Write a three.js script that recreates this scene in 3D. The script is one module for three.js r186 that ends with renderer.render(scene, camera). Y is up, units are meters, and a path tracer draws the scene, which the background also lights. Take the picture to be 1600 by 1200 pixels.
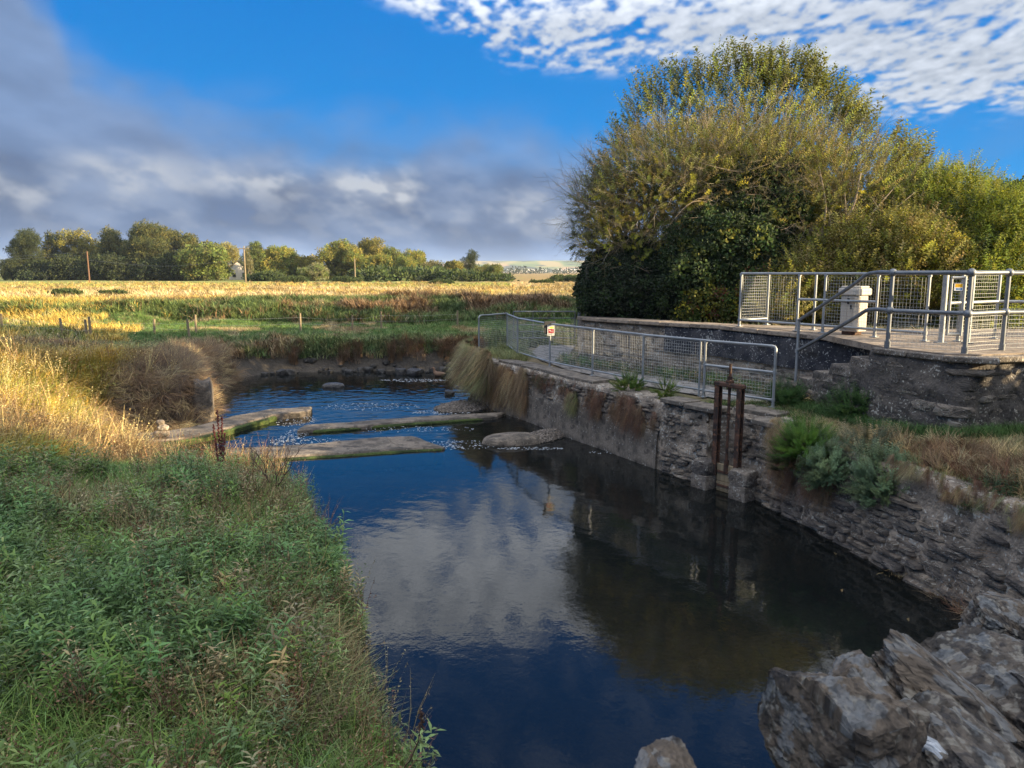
import * as THREE from 'three';
import { mergeGeometries, toCreasedNormals } from 'three/addons/utils/BufferGeometryUtils.js';
import { RoundedBoxGeometry } from 'three/addons/geometries/RoundedBoxGeometry.js';

// ---------------------------------------------------------------- camera, sky, sun, exposure
const EYE = 3.7, PITCH = Math.atan(175 / 1152.589);
const scene = new THREE.Scene();
const camera = new THREE.PerspectiveCamera(55, 4 / 3, 0.1, 12000);
camera.position.set(0, EYE, 0);
camera.rotation.set(-PITCH, 0, 0);
camera.focus = 13;
camera.userData.fStop = 14;
const renderer = new THREE.WebGLRenderer({ antialias: true });
renderer.toneMapping = THREE.LinearToneMapping;
const EXPOSURE = 2.9;
renderer.toneMappingExposure = EXPOSURE;
renderer.shadowMap.enabled = true;

const SUN = new THREE.Vector3(0.935, 0.245, 0.25).normalize();
const sun = new THREE.DirectionalLight(new THREE.Color(1, 0.80, 0.50), 5);
sun.name = 'sun_light';
sun.position.copy(SUN).multiplyScalar(80);
sun.target.position.set(0, 0, -14);
sun.position.add(sun.target.position);
sun.castShadow = true;
sun.shadow.mapSize.set(4096, 4096);
Object.assign(sun.shadow.camera, { left: -60, right: 60, top: 60, bottom: -60, near: 1, far: 300 });
scene.add(sun, sun.target);

// ---------------------------------------------------------------- random numbers and noise
const rngOf = (a) => () => { a |= 0; a = (a + 0x6d2b79f5) | 0; let t = Math.imul(a ^ (a >>> 15), 1 | a); t = (t + Math.imul(t ^ (t >>> 7), 61 | t)) ^ t; return ((t ^ (t >>> 14)) >>> 0) / 4294967296; };
let R = rngOf(7);
const rr = (a, b) => a + (b - a) * R();
const clamp = (x, a = 0, b = 1) => Math.min(b, Math.max(a, x));
const lerp = (a, b, t) => a + (b - a) * t;
const sm = (a, b, x) => { const t = clamp((x - a) / (b - a)); return t * t * (3 - 2 * t); };
const hash = (x, y, z = 0) => { let h = Math.imul(x, 374761393) + Math.imul(y, 668265263) + Math.imul(z, 1274126177); h = Math.imul(h ^ (h >>> 13), 1103515245); h = Math.imul(h ^ (h >>> 16), 2246822519); return ((h ^ (h >>> 15)) >>> 0) / 4294967296; };
function vn(x, y, per = 0, s = 0) {                            // value noise 0..1, tileable with period per
  const ix = Math.floor(x), iy = Math.floor(y), fx = x - ix, fy = y - iy, u = fx * fx * (3 - 2 * fx), v = fy * fy * (3 - 2 * fy);
  const w = (a) => per ? ((a % per) + per) % per : a;
  return lerp(lerp(hash(w(ix), w(iy), s), hash(w(ix + 1), w(iy), s), u), lerp(hash(w(ix), w(iy + 1), s), hash(w(ix + 1), w(iy + 1), s), u), v);
}
function fbm(x, y, oct = 4, per = 0, s = 0) { let a = 0.5, t = 0, n = 0; for (let i = 0; i < oct; i++) { t += a * vn(x, y, per, s + i); n += a; a *= 0.5; x *= 2; y *= 2; per *= 2; } return t / n; }
function vn3(x, y, z, s = 0) {
  const ix = Math.floor(x), iy = Math.floor(y), iz = Math.floor(z), fx = x - ix, fy = y - iy, fz = z - iz;
  const u = fx * fx * (3 - 2 * fx), v = fy * fy * (3 - 2 * fy), w = fz * fz * (3 - 2 * fz), h = (a, b, c) => hash(ix + a, iy + b, iz + c + s * 97);
  return lerp(lerp(lerp(h(0, 0, 0), h(1, 0, 0), u), lerp(h(0, 1, 0), h(1, 1, 0), u), v), lerp(lerp(h(0, 0, 1), h(1, 0, 1), u), lerp(h(0, 1, 1), h(1, 1, 1), u), v), w);
}
const fbm3 = (x, y, z, s = 0) => (vn3(x, y, z, s) + 0.5 * vn3(x * 2.1, y * 2.1, z * 2.1, s + 1) + 0.25 * vn3(x * 4.3, y * 4.3, z * 4.3, s + 2)) / 1.75;

// ---------------------------------------------------------------- the sky: blue air, a bank of stratus low down, altocumulus above
(function makeSky() {
  const W = 4096, H = 2048, data = new Float32Array(W * H * 4);
  const px = [-180, -60, -40, -34, -31, -29.2, -27, -23.5, -15, -8, -5, 1, 5, 8, 12, 20, 40, 90, 180], py = [9, 20, 34, 27, 17, 13, 12, 10.6, 9.2, 9.6, 10.2, 10.4, 9, 6.5, 4.5, 3, 4, 6, 9];
  const ax = [-180, -70, -30, -12, -5, 0, 10, 20, 30, 36, 60, 110, 180], ay = [24, 30, 24, 18.6, 17.0, 15.2, 14.8, 12.6, 9.2, 8, 10, 14, 24];
  const at = (xs, ys, a) => { let i = 1; while (i < xs.length - 1 && xs[i] < a) i++; const t = sm(0, 1, (a - xs[i - 1]) / (xs[i] - xs[i - 1])); return lerp(ys[i - 1], ys[i], t); };
  const ground = [0.10, 0.10, 0.06];
  for (let row = 0; row < H; row++) {
    const el = ((row + 0.5) / H - 0.5) * 180, e = el * Math.PI / 180, y = Math.sin(e), c = Math.cos(e);
    for (let col = 0; col < W; col++) {
      const o = (row * W + col) * 4; data[o + 3] = 1;
      if (el < -0.2) { for (let k = 0; k < 3; k++) data[o + k] = ground[k] / EXPOSURE; continue; }
      const th = ((col + 0.5) / W - 0.5) * 2 * Math.PI, x = Math.cos(th) * c, z = Math.sin(th) * c;
      let az = Math.atan2(x, -z) * 180 / Math.PI;
      if ((Math.abs(az) > 46 || el > 62) && ((col & 3) || (row & 3)) && row > H / 2 + 4) { const s = ((row & ~3) * W + (col & ~3)) * 4; data[o] = data[s]; data[o + 1] = data[s + 1]; data[o + 2] = data[s + 2]; continue; }
      // clear air
      const h = Math.exp(-Math.max(el, 0) / 7);
      let r = 0.001 + 0.035 * h, g = 0.148 + 0.26 * Math.exp(-el / 13), b = 0.60 + 0.28 * Math.exp(-el / 14);
      // thin haze wisps
      const q = 1 / (y + 0.09), wx = x * q, wz = z * q;
      // altocumulus, small cells in a high sheet
      const n0 = fbm(wx * 1.3 + 5, wz * 1.3, 3, 0, 11);
      const edge = at(ax, ay, az) + (n0 - 0.5) * 5;
      const gap = sm(27, 31, el + (n0 - 0.5) * 8) * sm(58, 48, el + (n0 - 0.5) * 10) * sm(-62, -46, az) * sm(48, 32, az);
      let m = sm(-0.6, 3.4, el - edge) * (1 - 0.9 * gap), bright = 1 + 1.05 * sm(16.5, 21, el) + 0.85 * sm(26, 44, el);  // extra brightness added to clouds above the view, lifting ambient light and reflections
      m = Math.max(m, 0.62 * sm(0.62, 0.72, n0) * sm(8, 12, el) * sm(18, 30, az) * (1 - sm(60, 90, az)));
      if (m > 0.01) {
        const wr = fbm(wx * 5, wz * 5, 2, 0, 31) * 0.4, cells = fbm(wx * 25 + wr + wz * 5, wz * 19 - wx * 9 + wr, 5, 0, 5), big = fbm(wx * 2.6, wz * 3.0, 3, 0, 17);
        const d = cells * 0.70 + big * 0.42, t = sm(0.52 - 0.20 * m - 0.06 * sm(20, 40, el), 0.80 - 0.15 * m, d + 0.05 * m), lit = 0.58 + 0.55 * (cells - 0.42);
        const a = clamp(t * 1.05) * 0.93 * sm(0, 0.45, m);
        const shade = clamp(lit, 0.46, 0.86) * bright;
        r = lerp(r, 0.96 * shade - 0.04, a); g = lerp(g, 0.98 * shade, a); b = lerp(b, 1.02 * shade + 0.05, a);
      }
      // stratus bank
      const wob = (fbm(az * 0.09, el * 0.16, 4, 0, 3) - 0.5) * 9 + (fbm(az * 0.34, el * 0.5, 5, 0, 9) - 0.5) * 4.2;
      const top = at(px, py, az) + wob * 0.55, soft = 2.2 + 0.05 * top;
      let a = sm(-soft, soft * 1.1, top - el);
      const wisp = sm(0.5, 0.8, fbm(az * 0.10 + 9, el * 0.30 - az * 0.03, 5, 0, 77)) * 0.26 * sm(19, 8, el);
      a = Math.max(a, wisp);
      if (a > 0.003) {
        const s = fbm(az * 0.055 + 3, el * 0.22, 4, 0, 21), s2 = fbm(az * 0.24, el * 0.55 + az * 0.07, 6, 0, 41), s3 = fbm(az * 0.55 + 3, el * 1.0 + az * 0.12, 5, 0, 47);
        let v = 0.235 + 0.12 * (s - 0.5) + 0.15 * (s2 - 0.5);
        v -= 0.055 * Math.exp(-(((el - 4.6) / 2.6) ** 2)) * sm(14, -2, az);                            // the dark belly
        v += 0.17 * Math.exp(-(((el - 0.9) / 1.2) ** 2)) * (0.45 + 0.9 * s2);                          // pale strip above the land
        v += 0.10 * sm(2, 9, az) * sm(9, 3, el) + 0.05 * sm(6.5, 10, el);
        let rr_ = v * 0.67, gg = v * 1.04, bb = v * 1.70 + 0.03;
        const warm = sm(0.60, 0.86, s2 + 0.25 * s);                                                    // sunlit puffs
        const blob = (a0, e0, wa, we) => Math.exp(-(((az - a0 + (s2 - 0.5) * 6) / wa) ** 2) - (((el - e0 + (s - 0.5) * 3) / we) ** 2));
        const puff = clamp(blob(-10.2, 6.4, 2.5, 1.2) + 0.6 * blob(-17.5, 6.6, 3.0, 1.2) + 0.45 * blob(-25, 6.9, 3, 1.1) + 0.45 * blob(2, 4.4, 3.2, 1.6) + 0.35 * blob(-34, 5.2, 2.6, 1), 0, 1) * (0.30 + 1.0 * sm(0.30, 0.66, s3));
        const p = clamp(puff * 1.3 + warm * 0.16 * sm(11, 5, el) + 0.16 * sm(0.50, 0.74, s3) * sm(8.5, 5, el) * sm(1.5, 3, el));
        rr_ = lerp(rr_, 0.52, p); gg = lerp(gg, 0.56, p); bb = lerp(bb, 0.63, p);
        r = lerp(r, rr_, a); g = lerp(g, gg, a); b = lerp(b, bb, a);
      }
      data[o] = 1.06 * r / EXPOSURE; data[o + 1] = 1.06 * g / EXPOSURE; data[o + 2] = 1.06 * b / EXPOSURE;
    }
  }
  const t = new THREE.DataTexture(data, W, H, THREE.RGBAFormat, THREE.FloatType);
  t.mapping = THREE.EquirectangularReflectionMapping;
  t.magFilter = THREE.LinearFilter; t.minFilter = THREE.LinearFilter; t.needsUpdate = true;
  scene.background = t; scene.environment = t;
})();

// ---------------------------------------------------------------- helpers: names, tags, geometry
const taken = {};
function numbered(n) { const k = taken[n] = (taken[n] ?? -1) + 1; return k ? n + '_' + String(k).padStart(3, '0') : n; }
function tag(o, label, category, group, kind) { if (label) o.userData.label = label; if (category) o.userData.category = category; if (group) o.userData.group = group; if (kind) o.userData.kind = kind; return o; }
function thing(name, label, category, p = [0, 0, 0], turn = 0, group) { const o = new THREE.Group(); o.name = numbered(name); o.position.set(...p); o.rotation.y = turn; scene.add(o); return tag(o, label, category, group); }
const shade = (m) => { m.castShadow = true; m.receiveShadow = true; return m; };
function part(name, geo, mat, parent, kind) { const m = shade(new THREE.Mesh(geo, mat)); m.name = parent === scene ? numbered(name) : name; parent.add(m); if (kind) m.userData.kind = kind; return m; }
const V = (x, y, z) => new THREE.Vector3(x, y, z);
const clean = (g) => { const o = g.index ? g.toNonIndexed() : g; for (const k of Object.keys(o.attributes)) if (!['position', 'normal', 'uv', 'color'].includes(k)) o.deleteAttribute(k); if (!o.attributes.uv) o.setAttribute('uv', new THREE.BufferAttribute(new Float32Array(o.attributes.position.count * 2), 2)); return o; };
const merge = (list) => { const l = list.map(clean); const col = l.some((g) => g.attributes.color); if (!col) return mergeGeometries(l); return mergeGeometries(l); };
function boxUV(g, s = 1) {                                        // uv in metres from the dominant axis
  g = g.index ? g.toNonIndexed() : g;
  const p = g.attributes.position, n = g.attributes.normal, uv = new Float32Array(p.count * 2);
  for (let i = 0; i < p.count; i += 3) {
    const nx = Math.abs(n.getX(i) + n.getX(i + 1) + n.getX(i + 2)), ny = Math.abs(n.getY(i) + n.getY(i + 1) + n.getY(i + 2)), nz = Math.abs(n.getZ(i) + n.getZ(i + 1) + n.getZ(i + 2));
    for (let k = i; k < i + 3; k++) { const x = p.getX(k), y = p.getY(k), z = p.getZ(k); if (ny > nx && ny > nz) { uv[k * 2] = x * s; uv[k * 2 + 1] = z * s; } else if (nx > nz) { uv[k * 2] = z * s; uv[k * 2 + 1] = y * s; } else { uv[k * 2] = x * s; uv[k * 2 + 1] = y * s; } }
  }
  g.setAttribute('uv', new THREE.BufferAttribute(uv, 2)); return g;
}
function geoFrom(pos, idx, uv, col) { const g = new THREE.BufferGeometry(); g.setAttribute('position', new THREE.BufferAttribute(new Float32Array(pos), 3)); if (uv) g.setAttribute('uv', new THREE.BufferAttribute(new Float32Array(uv), 2)); if (col) g.setAttribute('color', new THREE.BufferAttribute(new Float32Array(col), 3)); g.setIndex(idx); g.computeVertexNormals(); return g; }
// tube through points with a radius at each; sides k
function limb(pts, rad, k = 6, cap = true) {
  const pos = [], idx = [], uv = []; let up = V(0.31, 0.2, 0.93), len = 0;
  for (let i = 0; i < pts.length; i++) {
    const t = pts[Math.min(i + 1, pts.length - 1)].clone().sub(pts[Math.max(i - 1, 0)]).normalize();
    let a = up.clone().cross(t); if (a.lengthSq() < 1e-4) a = V(1, 0, 0).cross(t); a.normalize(); const b = t.clone().cross(a); up = b.clone().cross(a).lengthSq() ? up : up;
    if (i) len += pts[i].distanceTo(pts[i - 1]);
    for (let j = 0; j <= k; j++) { const th = j / k * Math.PI * 2, r = rad[i]; pos.push(pts[i].x + (a.x * Math.cos(th) + b.x * Math.sin(th)) * r, pts[i].y + (a.y * Math.cos(th) + b.y * Math.sin(th)) * r, pts[i].z + (a.z * Math.cos(th) + b.z * Math.sin(th)) * r); uv.push(j / k * 0.5, len); }
  }
  for (let i = 0; i < pts.length - 1; i++) for (let j = 0; j < k; j++) { const q = i * (k + 1) + j; idx.push(q, q + k + 1, q + 1, q + 1, q + k + 1, q + k + 2); }
  if (cap) for (const e of [0, pts.length - 1]) { const c = pos.length / 3; pos.push(pts[e].x, pts[e].y, pts[e].z); uv.push(0, 0); for (let j = 0; j < k; j++) { const q = e * (k + 1) + j; e ? idx.push(c, q, q + 1) : idx.push(c, q + 1, q); } }
  return geoFrom(pos, idx, uv);
}
const bar = (a, b, r, k = 8) => limb([a, b], [r, r], k);
const curveBar = (pts, r, n = 10, k = 8) => { const p = new THREE.CatmullRomCurve3(pts, false, 'centripetal').getPoints(n); return limb(p, p.map(() => r), k); };
const place = (g, x, y, z, ry = 0, rx = 0, rz = 0, s = 1) => g.clone().applyMatrix4(new THREE.Matrix4().compose(V(x, y, z), new THREE.Quaternion().setFromEuler(new THREE.Euler(rx, ry, rz, 'YXZ')), typeof s === 'number' ? V(s, s, s) : V(...s)));
const rbox = (w, h, d, r = 0.01) => boxUV(new RoundedBoxGeometry(w, h, d, 1, Math.min(r, w / 2.1, h / 2.1, d / 2.1)));
// a lump of rock: icosphere squeezed towards a box, knocked about by noise, creased
function rock(w, h, d, seed, detail = 2, boxy = 0.5, rough = 0.16, crease = 0.7) {
  let g = new THREE.IcosahedronGeometry(1, detail); const p = g.attributes.position;
  for (let i = 0; i < p.count; i++) {
    let x = p.getX(i), y = p.getY(i), z = p.getZ(i); const m = Math.max(Math.abs(x), Math.abs(y), Math.abs(z)), k = lerp(1, 1 / m, boxy);
    x *= k; y *= k; z *= k; const n = 1 + rough * 2 * (fbm3(x * 1.3 + seed * 7.3, y * 1.3, z * 1.3, seed) - 0.5) + rough * 0.5 * (fbm3(x * 4 + seed, y * 4, z * 4, seed + 5) - 0.5);
    p.setXYZ(i, x * n * w / 2, y * n * h / 2, z * n * d / 2);
  }
  g = boxUV(g); g.deleteAttribute('normal'); return crease ? toCreasedNormals(g, crease) : (g.computeVertexNormals(), g);
}
// ---------------------------------------------------------------- textures and materials
function tex(n, f, srgb = true, rep = 1) {
  const d = new Uint8Array(n * n * 4);
  for (let y = 0; y < n; y++) for (let x = 0; x < n; x++) { const c = f(x / n, y / n), o = (y * n + x) * 4; for (let k = 0; k < 3; k++) { const v = clamp(Array.isArray(c) ? c[k] : c); d[o + k] = 255 * (srgb ? (v <= 0.0031308 ? v * 12.92 : 1.055 * Math.pow(v, 1 / 2.4) - 0.055) : v); } d[o + 3] = 255; }
  const t = new THREE.DataTexture(d, n, n); t.wrapS = t.wrapT = THREE.RepeatWrapping; t.magFilter = THREE.LinearFilter; t.minFilter = THREE.LinearMipmapLinearFilter; t.generateMipmaps = true; if (srgb) t.colorSpace = THREE.SRGBColorSpace; t.repeat.set(rep, rep); t.needsUpdate = true; return t;
}
const mixc = (a, b, t) => [lerp(a[0], b[0], t), lerp(a[1], b[1], t), lerp(a[2], b[2], t)];
// stone with lichen specks; base colours linear
function stoneMap(c0, c1, lich, amount, seed) {
  return tex(512, (u, v) => {
    let c = mixc(c0, c1, sm(0.3, 0.7, fbm(u * 6, v * 6, 5, 6, seed)));
    const f = fbm(u * 48, v * 48, 3, 48, seed + 9); c = c.map((k) => k * (0.62 + 0.76 * f));
    const l = sm(0.72 - amount, 0.80 - amount, fbm(u * 44, v * 44, 3, 44, seed + 3) * 0.74 + 0.26 * fbm(u * 5, v * 5, 2, 5, seed + 5));
    c = mixc(c, lich, l * 0.8);
    const dk = sm(0.66, 0.78, fbm(u * 9, v * 9, 4, 9, seed + 21)); return mixc(c, [0.015, 0.013, 0.012], dk * 0.6);
  });
}
const bumpMapOf = (freq, seed, oct = 5) => tex(512, (u, v) => { const a = fbm(u * freq, v * freq, oct, freq, seed); return a * 0.75 + 0.25 * (1 - Math.abs(2 * fbm(u * freq * 2, v * freq * 2, 3, freq * 2, seed + 4) - 1)); }, false);
const M = {};
const roughBump = bumpMapOf(14, 3);
const std = (o) => new THREE.MeshStandardMaterial({ roughness: 0.92, ...o });
M.slate = [0, 1, 2, 3].map((k) => std({ name: 'slate stone', map: stoneMap([[0.105, 0.086, 0.070], [0.13, 0.104, 0.082], [0.085, 0.072, 0.062], [0.15, 0.118, 0.088]][k], [[0.22, 0.178, 0.138], [0.26, 0.205, 0.155], [0.185, 0.152, 0.122], [0.29, 0.228, 0.165]][k], [0.46, 0.43, 0.36], 0.085, 40 + k * 13), bumpMap: roughBump, bumpScale: 0.035 }));
M.mortar = std({ name: 'rubble mortar', map: stoneMap([0.16, 0.130, 0.100], [0.33, 0.265, 0.20], [0.52, 0.49, 0.42], 0.11, 91), bumpMap: roughBump, bumpScale: 0.05 });
M.render = std({ name: 'concrete render', map: stoneMap([0.105, 0.088, 0.070], [0.20, 0.165, 0.128], [0.42, 0.40, 0.35], 0.03, 17), bumpMap: roughBump, bumpScale: 0.012 });
M.darkRender = std({ name: 'dark render', map: stoneMap([0.022, 0.024, 0.032], [0.06, 0.058, 0.062], [0.42, 0.41, 0.38], 0.09, 57), bumpMap: roughBump, bumpScale: 0.02 });
M.block = [0, 1, 2].map((k) => std({ name: 'worn block', map: stoneMap([[0.12, 0.098, 0.078], [0.075, 0.064, 0.055], [0.17, 0.14, 0.11]][k], [[0.20, 0.165, 0.13], [0.13, 0.108, 0.088], [0.26, 0.22, 0.175]][k], [0.48, 0.45, 0.38], 0.06 + 0.02 * k, 140 + k * 7), bumpMap: roughBump, bumpScale: 0.04 }));
M.concrete = std({ name: 'deck concrete', map: stoneMap([0.20, 0.155, 0.115], [0.31, 0.245, 0.185], [0.36, 0.33, 0.28], -0.02, 23), bumpMap: roughBump, bumpScale: 0.012 });
M.weir = std({ name: 'weir concrete', map: stoneMap([0.075, 0.062, 0.048], [0.185, 0.148, 0.112], [0.30, 0.27, 0.20], 0.04, 29), bumpMap: roughBump, bumpScale: 0.02 });
M.moss = std({ name: 'moss', roughness: 1, map: stoneMap([0.020, 0.036, 0.008], [0.06, 0.085, 0.018], [0.10, 0.11, 0.03], 0.06, 31), bumpMap: roughBump, bumpScale: 0.05 });
M.wet = std({ name: 'wet stone', roughness: 0.45, map: stoneMap([0.028, 0.025, 0.022], [0.065, 0.057, 0.047], [0.12, 0.11, 0.095], 0, 71), bumpMap: roughBump, bumpScale: 0.03 });
M.galv = std({ name: 'galvanised steel', metalness: 0.55, roughness: 0.52, map: tex(256, (u, v) => mixc([0.22, 0.23, 0.235], [0.42, 0.43, 0.425], fbm(u * 16, v * 16, 4, 16, 61))) });
M.wire = std({ name: 'galvanised wire', color: new THREE.Color().setRGB(0.48, 0.48, 0.44), metalness: 0.2, roughness: 0.5 });
M.greyPaint = std({ name: 'dull grey steel', metalness: 0.5, roughness: 0.5, map: tex(256, (u, v) => mixc([0.12, 0.13, 0.14], [0.24, 0.25, 0.26], fbm(u * 12, v * 12, 4, 12, 67))) });
M.rust = std({ name: 'rusty iron', roughness: 0.9, map: tex(256, (u, v) => { const n = fbm(u * 10, v * 10, 5, 10, 81); let c = mixc([0.030, 0.020, 0.016], [0.095, 0.046, 0.028], sm(0.3, 0.7, n)); return mixc(c, [0.18, 0.08, 0.04], sm(0.64, 0.76, fbm(u * 24, v * 24, 3, 24, 83))); }), bumpMap: roughBump, bumpScale: 0.01 });
M.wood = std({ name: 'weathered wood', map: tex(256, (u, v) => { const n = fbm(u * 40, v * 4, 4, 4, 88); return mixc([0.16, 0.12, 0.07], [0.36, 0.28, 0.17], n); }) });
M.pole = std({ name: 'pole wood', color: new THREE.Color().setRGB(0.16, 0.085, 0.05) });
M.bark = std({ name: 'bark', map: tex(256, (u, v) => mixc([0.075, 0.062, 0.045], [0.23, 0.195, 0.145], fbm(u * 20, v * 5, 4, 5, 93))), bumpMap: roughBump, bumpScale: 0.02 });
M.twig = std({ name: 'twig bark', color: new THREE.Color().setRGB(0.30, 0.235, 0.15) });
M.twigDark = std({ name: 'dark twig', color: new THREE.Color().setRGB(0.065, 0.035, 0.03) });
M.white = std({ name: 'white paint', color: new THREE.Color().setRGB(0.78, 0.74, 0.66) });
M.black = std({ name: 'black plastic', color: new THREE.Color().setRGB(0.015, 0.015, 0.018), roughness: 0.5 });
// leaves and grass: white base, coloured by copies (setColorAt) and by vertex shade of the plant's own parts
const leafMat = (name, through = 0.35) => new THREE.MeshPhysicalMaterial({ name, color: 0xffffff, roughness: 1, transmission: through, thickness: 0, specularIntensity: 0.45, side: THREE.DoubleSide, vertexColors: true });
M.leaf = leafMat('leaf', 0.38); M.grass = new THREE.MeshStandardMaterial({ name: 'grass blade', color: 0xffffff, roughness: 0.9, side: THREE.DoubleSide, vertexColors: true });
// ---------------------------------------------------------------- the lie of the land (x right, z towards the viewer, water at y = 0)
const WALL = [[5.45, 2], [5.38, -3], [5.3, -5.6], [5.04, -7.6], [4.66, -9.0], [4.34, -10.35], [4.06, -11.45], [3.98, -11.75], [4.25, -11.93], [3.72, -12.66], [3.42, -12.56], [2.80, -13.46], [2.74, -13.62], [1.91, -15.2], [1.17, -16.5], [0.48, -18.0], [-0.5, -19.7], [-1.15, -21.0], [-1.3, -22.2], [-0.3, -23.8]];
const RIVER = [[1.6, 2.5], [0.35, 0], [-0.3, -3], [-0.9, -5.46], [-1.5, -7.0], [-1.95, -8.25], [-2.65, -9.95], [-3.6, -12.1], [-4.3, -13.5], [-5.2, -14.1], [-7.2, -14.5], [-8.8, -15.3], [-8.7, -16.4], [-7.7, -17.4], [-7.9, -19], [-9.0, -21.5], [-9.5, -23], [-9.7, -25.0], [-8.7, -26.8], [-5.7, -27.3], [-2.6, -27.4], [-1.3, -28.0], [3, -29.8], [9, -31.5], [30, -34], [30, -28], [9, -26.5], [2.5, -25], ...WALL.slice().reverse()];
const LONG = [[1.75, -19.6], [2.3, -18.7], [4.5, -16.3], [5.4, -14.3], [6.35, -12.5], [6.9, -11.6]];
const inPoly = (P, x, z) => { let c = false; for (let i = 0, j = P.length - 1; i < P.length; j = i++) if ((P[i][1] > z) !== (P[j][1] > z) && x < ((P[j][0] - P[i][0]) * (z - P[i][1])) / (P[j][1] - P[i][1]) + P[i][0]) c = !c; return c; };
const segD = (x, z, a, b) => { const dx = b[0] - a[0], dz = b[1] - a[1], t = clamp(((x - a[0]) * dx + (z - a[1]) * dz) / (dx * dx + dz * dz)); return Math.hypot(x - a[0] - dx * t, z - a[1] - dz * t); };
const polyD = (P, x, z, closed = true) => { let m = 1e9; for (let i = closed ? 0 : 1, j = closed ? P.length - 1 : 0; i < P.length; j = i++) m = Math.min(m, segD(x, z, P[j], P[i])); return m; };
const BACK = [[1.75, -19.6], [2.3, -18.7], [4.5, -16.3], [5.4, -14.3], [6.35, -12.5], [6.9, -11.6], [8.2, -11.2], [60, -11.2], [60, -60], [8, -60], [3.4, -26], [1.75, -19.6]];    // raised ground behind the long wall
const rightOf = (x, z) => x > lerp(5.4, -1.3, clamp((z + 3) / -19.2)) - 0.6 && z > -24.2;
function land(x, z) {
  const n = fbm(x * 0.35 + 40, z * 0.35 + 40, 3) - 0.5, n2 = fbm(x * 1.4 + 9, z * 1.4, 3) - 0.5;
  // meadow behind the river with the levee across it
  const crest = -43 - 0.05 * x + 1.5 * Math.sin(x * 0.21) + 2.2 * n, lev = Math.exp(-(((z - crest) / 3.6) ** 2));
  let far = 0.95 + 0.35 * n * sm(-24, -30, z) + lerp(0, 0.55, sm(crest + 2, crest - 6, z)) + lev * (0.90 + 0.35 * n2) * (0.75 + 0.25 * sm(-22, -14, x));
  far += sm(-70, -400, z) * -0.1 + 0.12 * n * sm(-50, -80, z);
  // left bank
  const d = polyD(RIVER, x, z);
  const tip = sm(-10.2, -13.2, z) * sm(-9.2, -7.0, x);
  let left = 0.10 * (1 - 0.5 * tip) + (0.06 + 0.30 * sm(0, 1.4, d) + 0.55 * sm(1.2, 6.5, d)) * (1 - 0.8 * tip) + 1.0 * sm(-7.4, -11.8, x) * sm(-8, -12.5, z) + (0.24 * n2 + 0.22 * n) * sm(0.3, 1.6, d);
  const bluff = sm(-15.4, -17.2, z) * sm(-4.5, -6.8, x);
  left = lerp(left, Math.max(left * 0.8, 1.3) + 0.25 * n, bluff);
  let y = lerp(left, far, sm(-19.5, -27, z));
  if (rightOf(x, z)) y = 1.3 + 0.16 * sm(-12, -9.5, z) * sm(5.2, 6.4, x) + 0.04 * n2;
  if (inPoly(BACK, x, z) && polyD(LONG, x, z, false) > 0.42) y = 2.34 + 0.06 * n2 - 0.75 * sm(-24, -34, z);
  return { y, d };
}
function height(x, z) {
  const { y, d } = land(x, z), bed = -0.42 + 0.1 * (fbm(x * 1.3, z * 1.3, 3) - 0.5);
  if (inPoly(RIVER, x, z)) return lerp(-0.06, bed, sm(0, 0.8, d));
  const rightSide = rightOf(x, z) || inPoly(BACK, x, z);
  const w = rightSide ? 0.22 : z < -25.5 && x > -11 ? lerp(1.3, 2.3, fbm(x * 0.6, 3, 2)) : z < -15.2 && x < -5 ? 0.55 : 0.7;
  return lerp(-0.08, y, rightSide ? sm(0.1, w + 0.25, d) : sm(0, w, d) * (0.86 + 0.14 * sm(w, w * 2, d)));
}
const onRight = (x, z) => rightOf(x, z) || inPoly(BACK, x, z);
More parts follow.
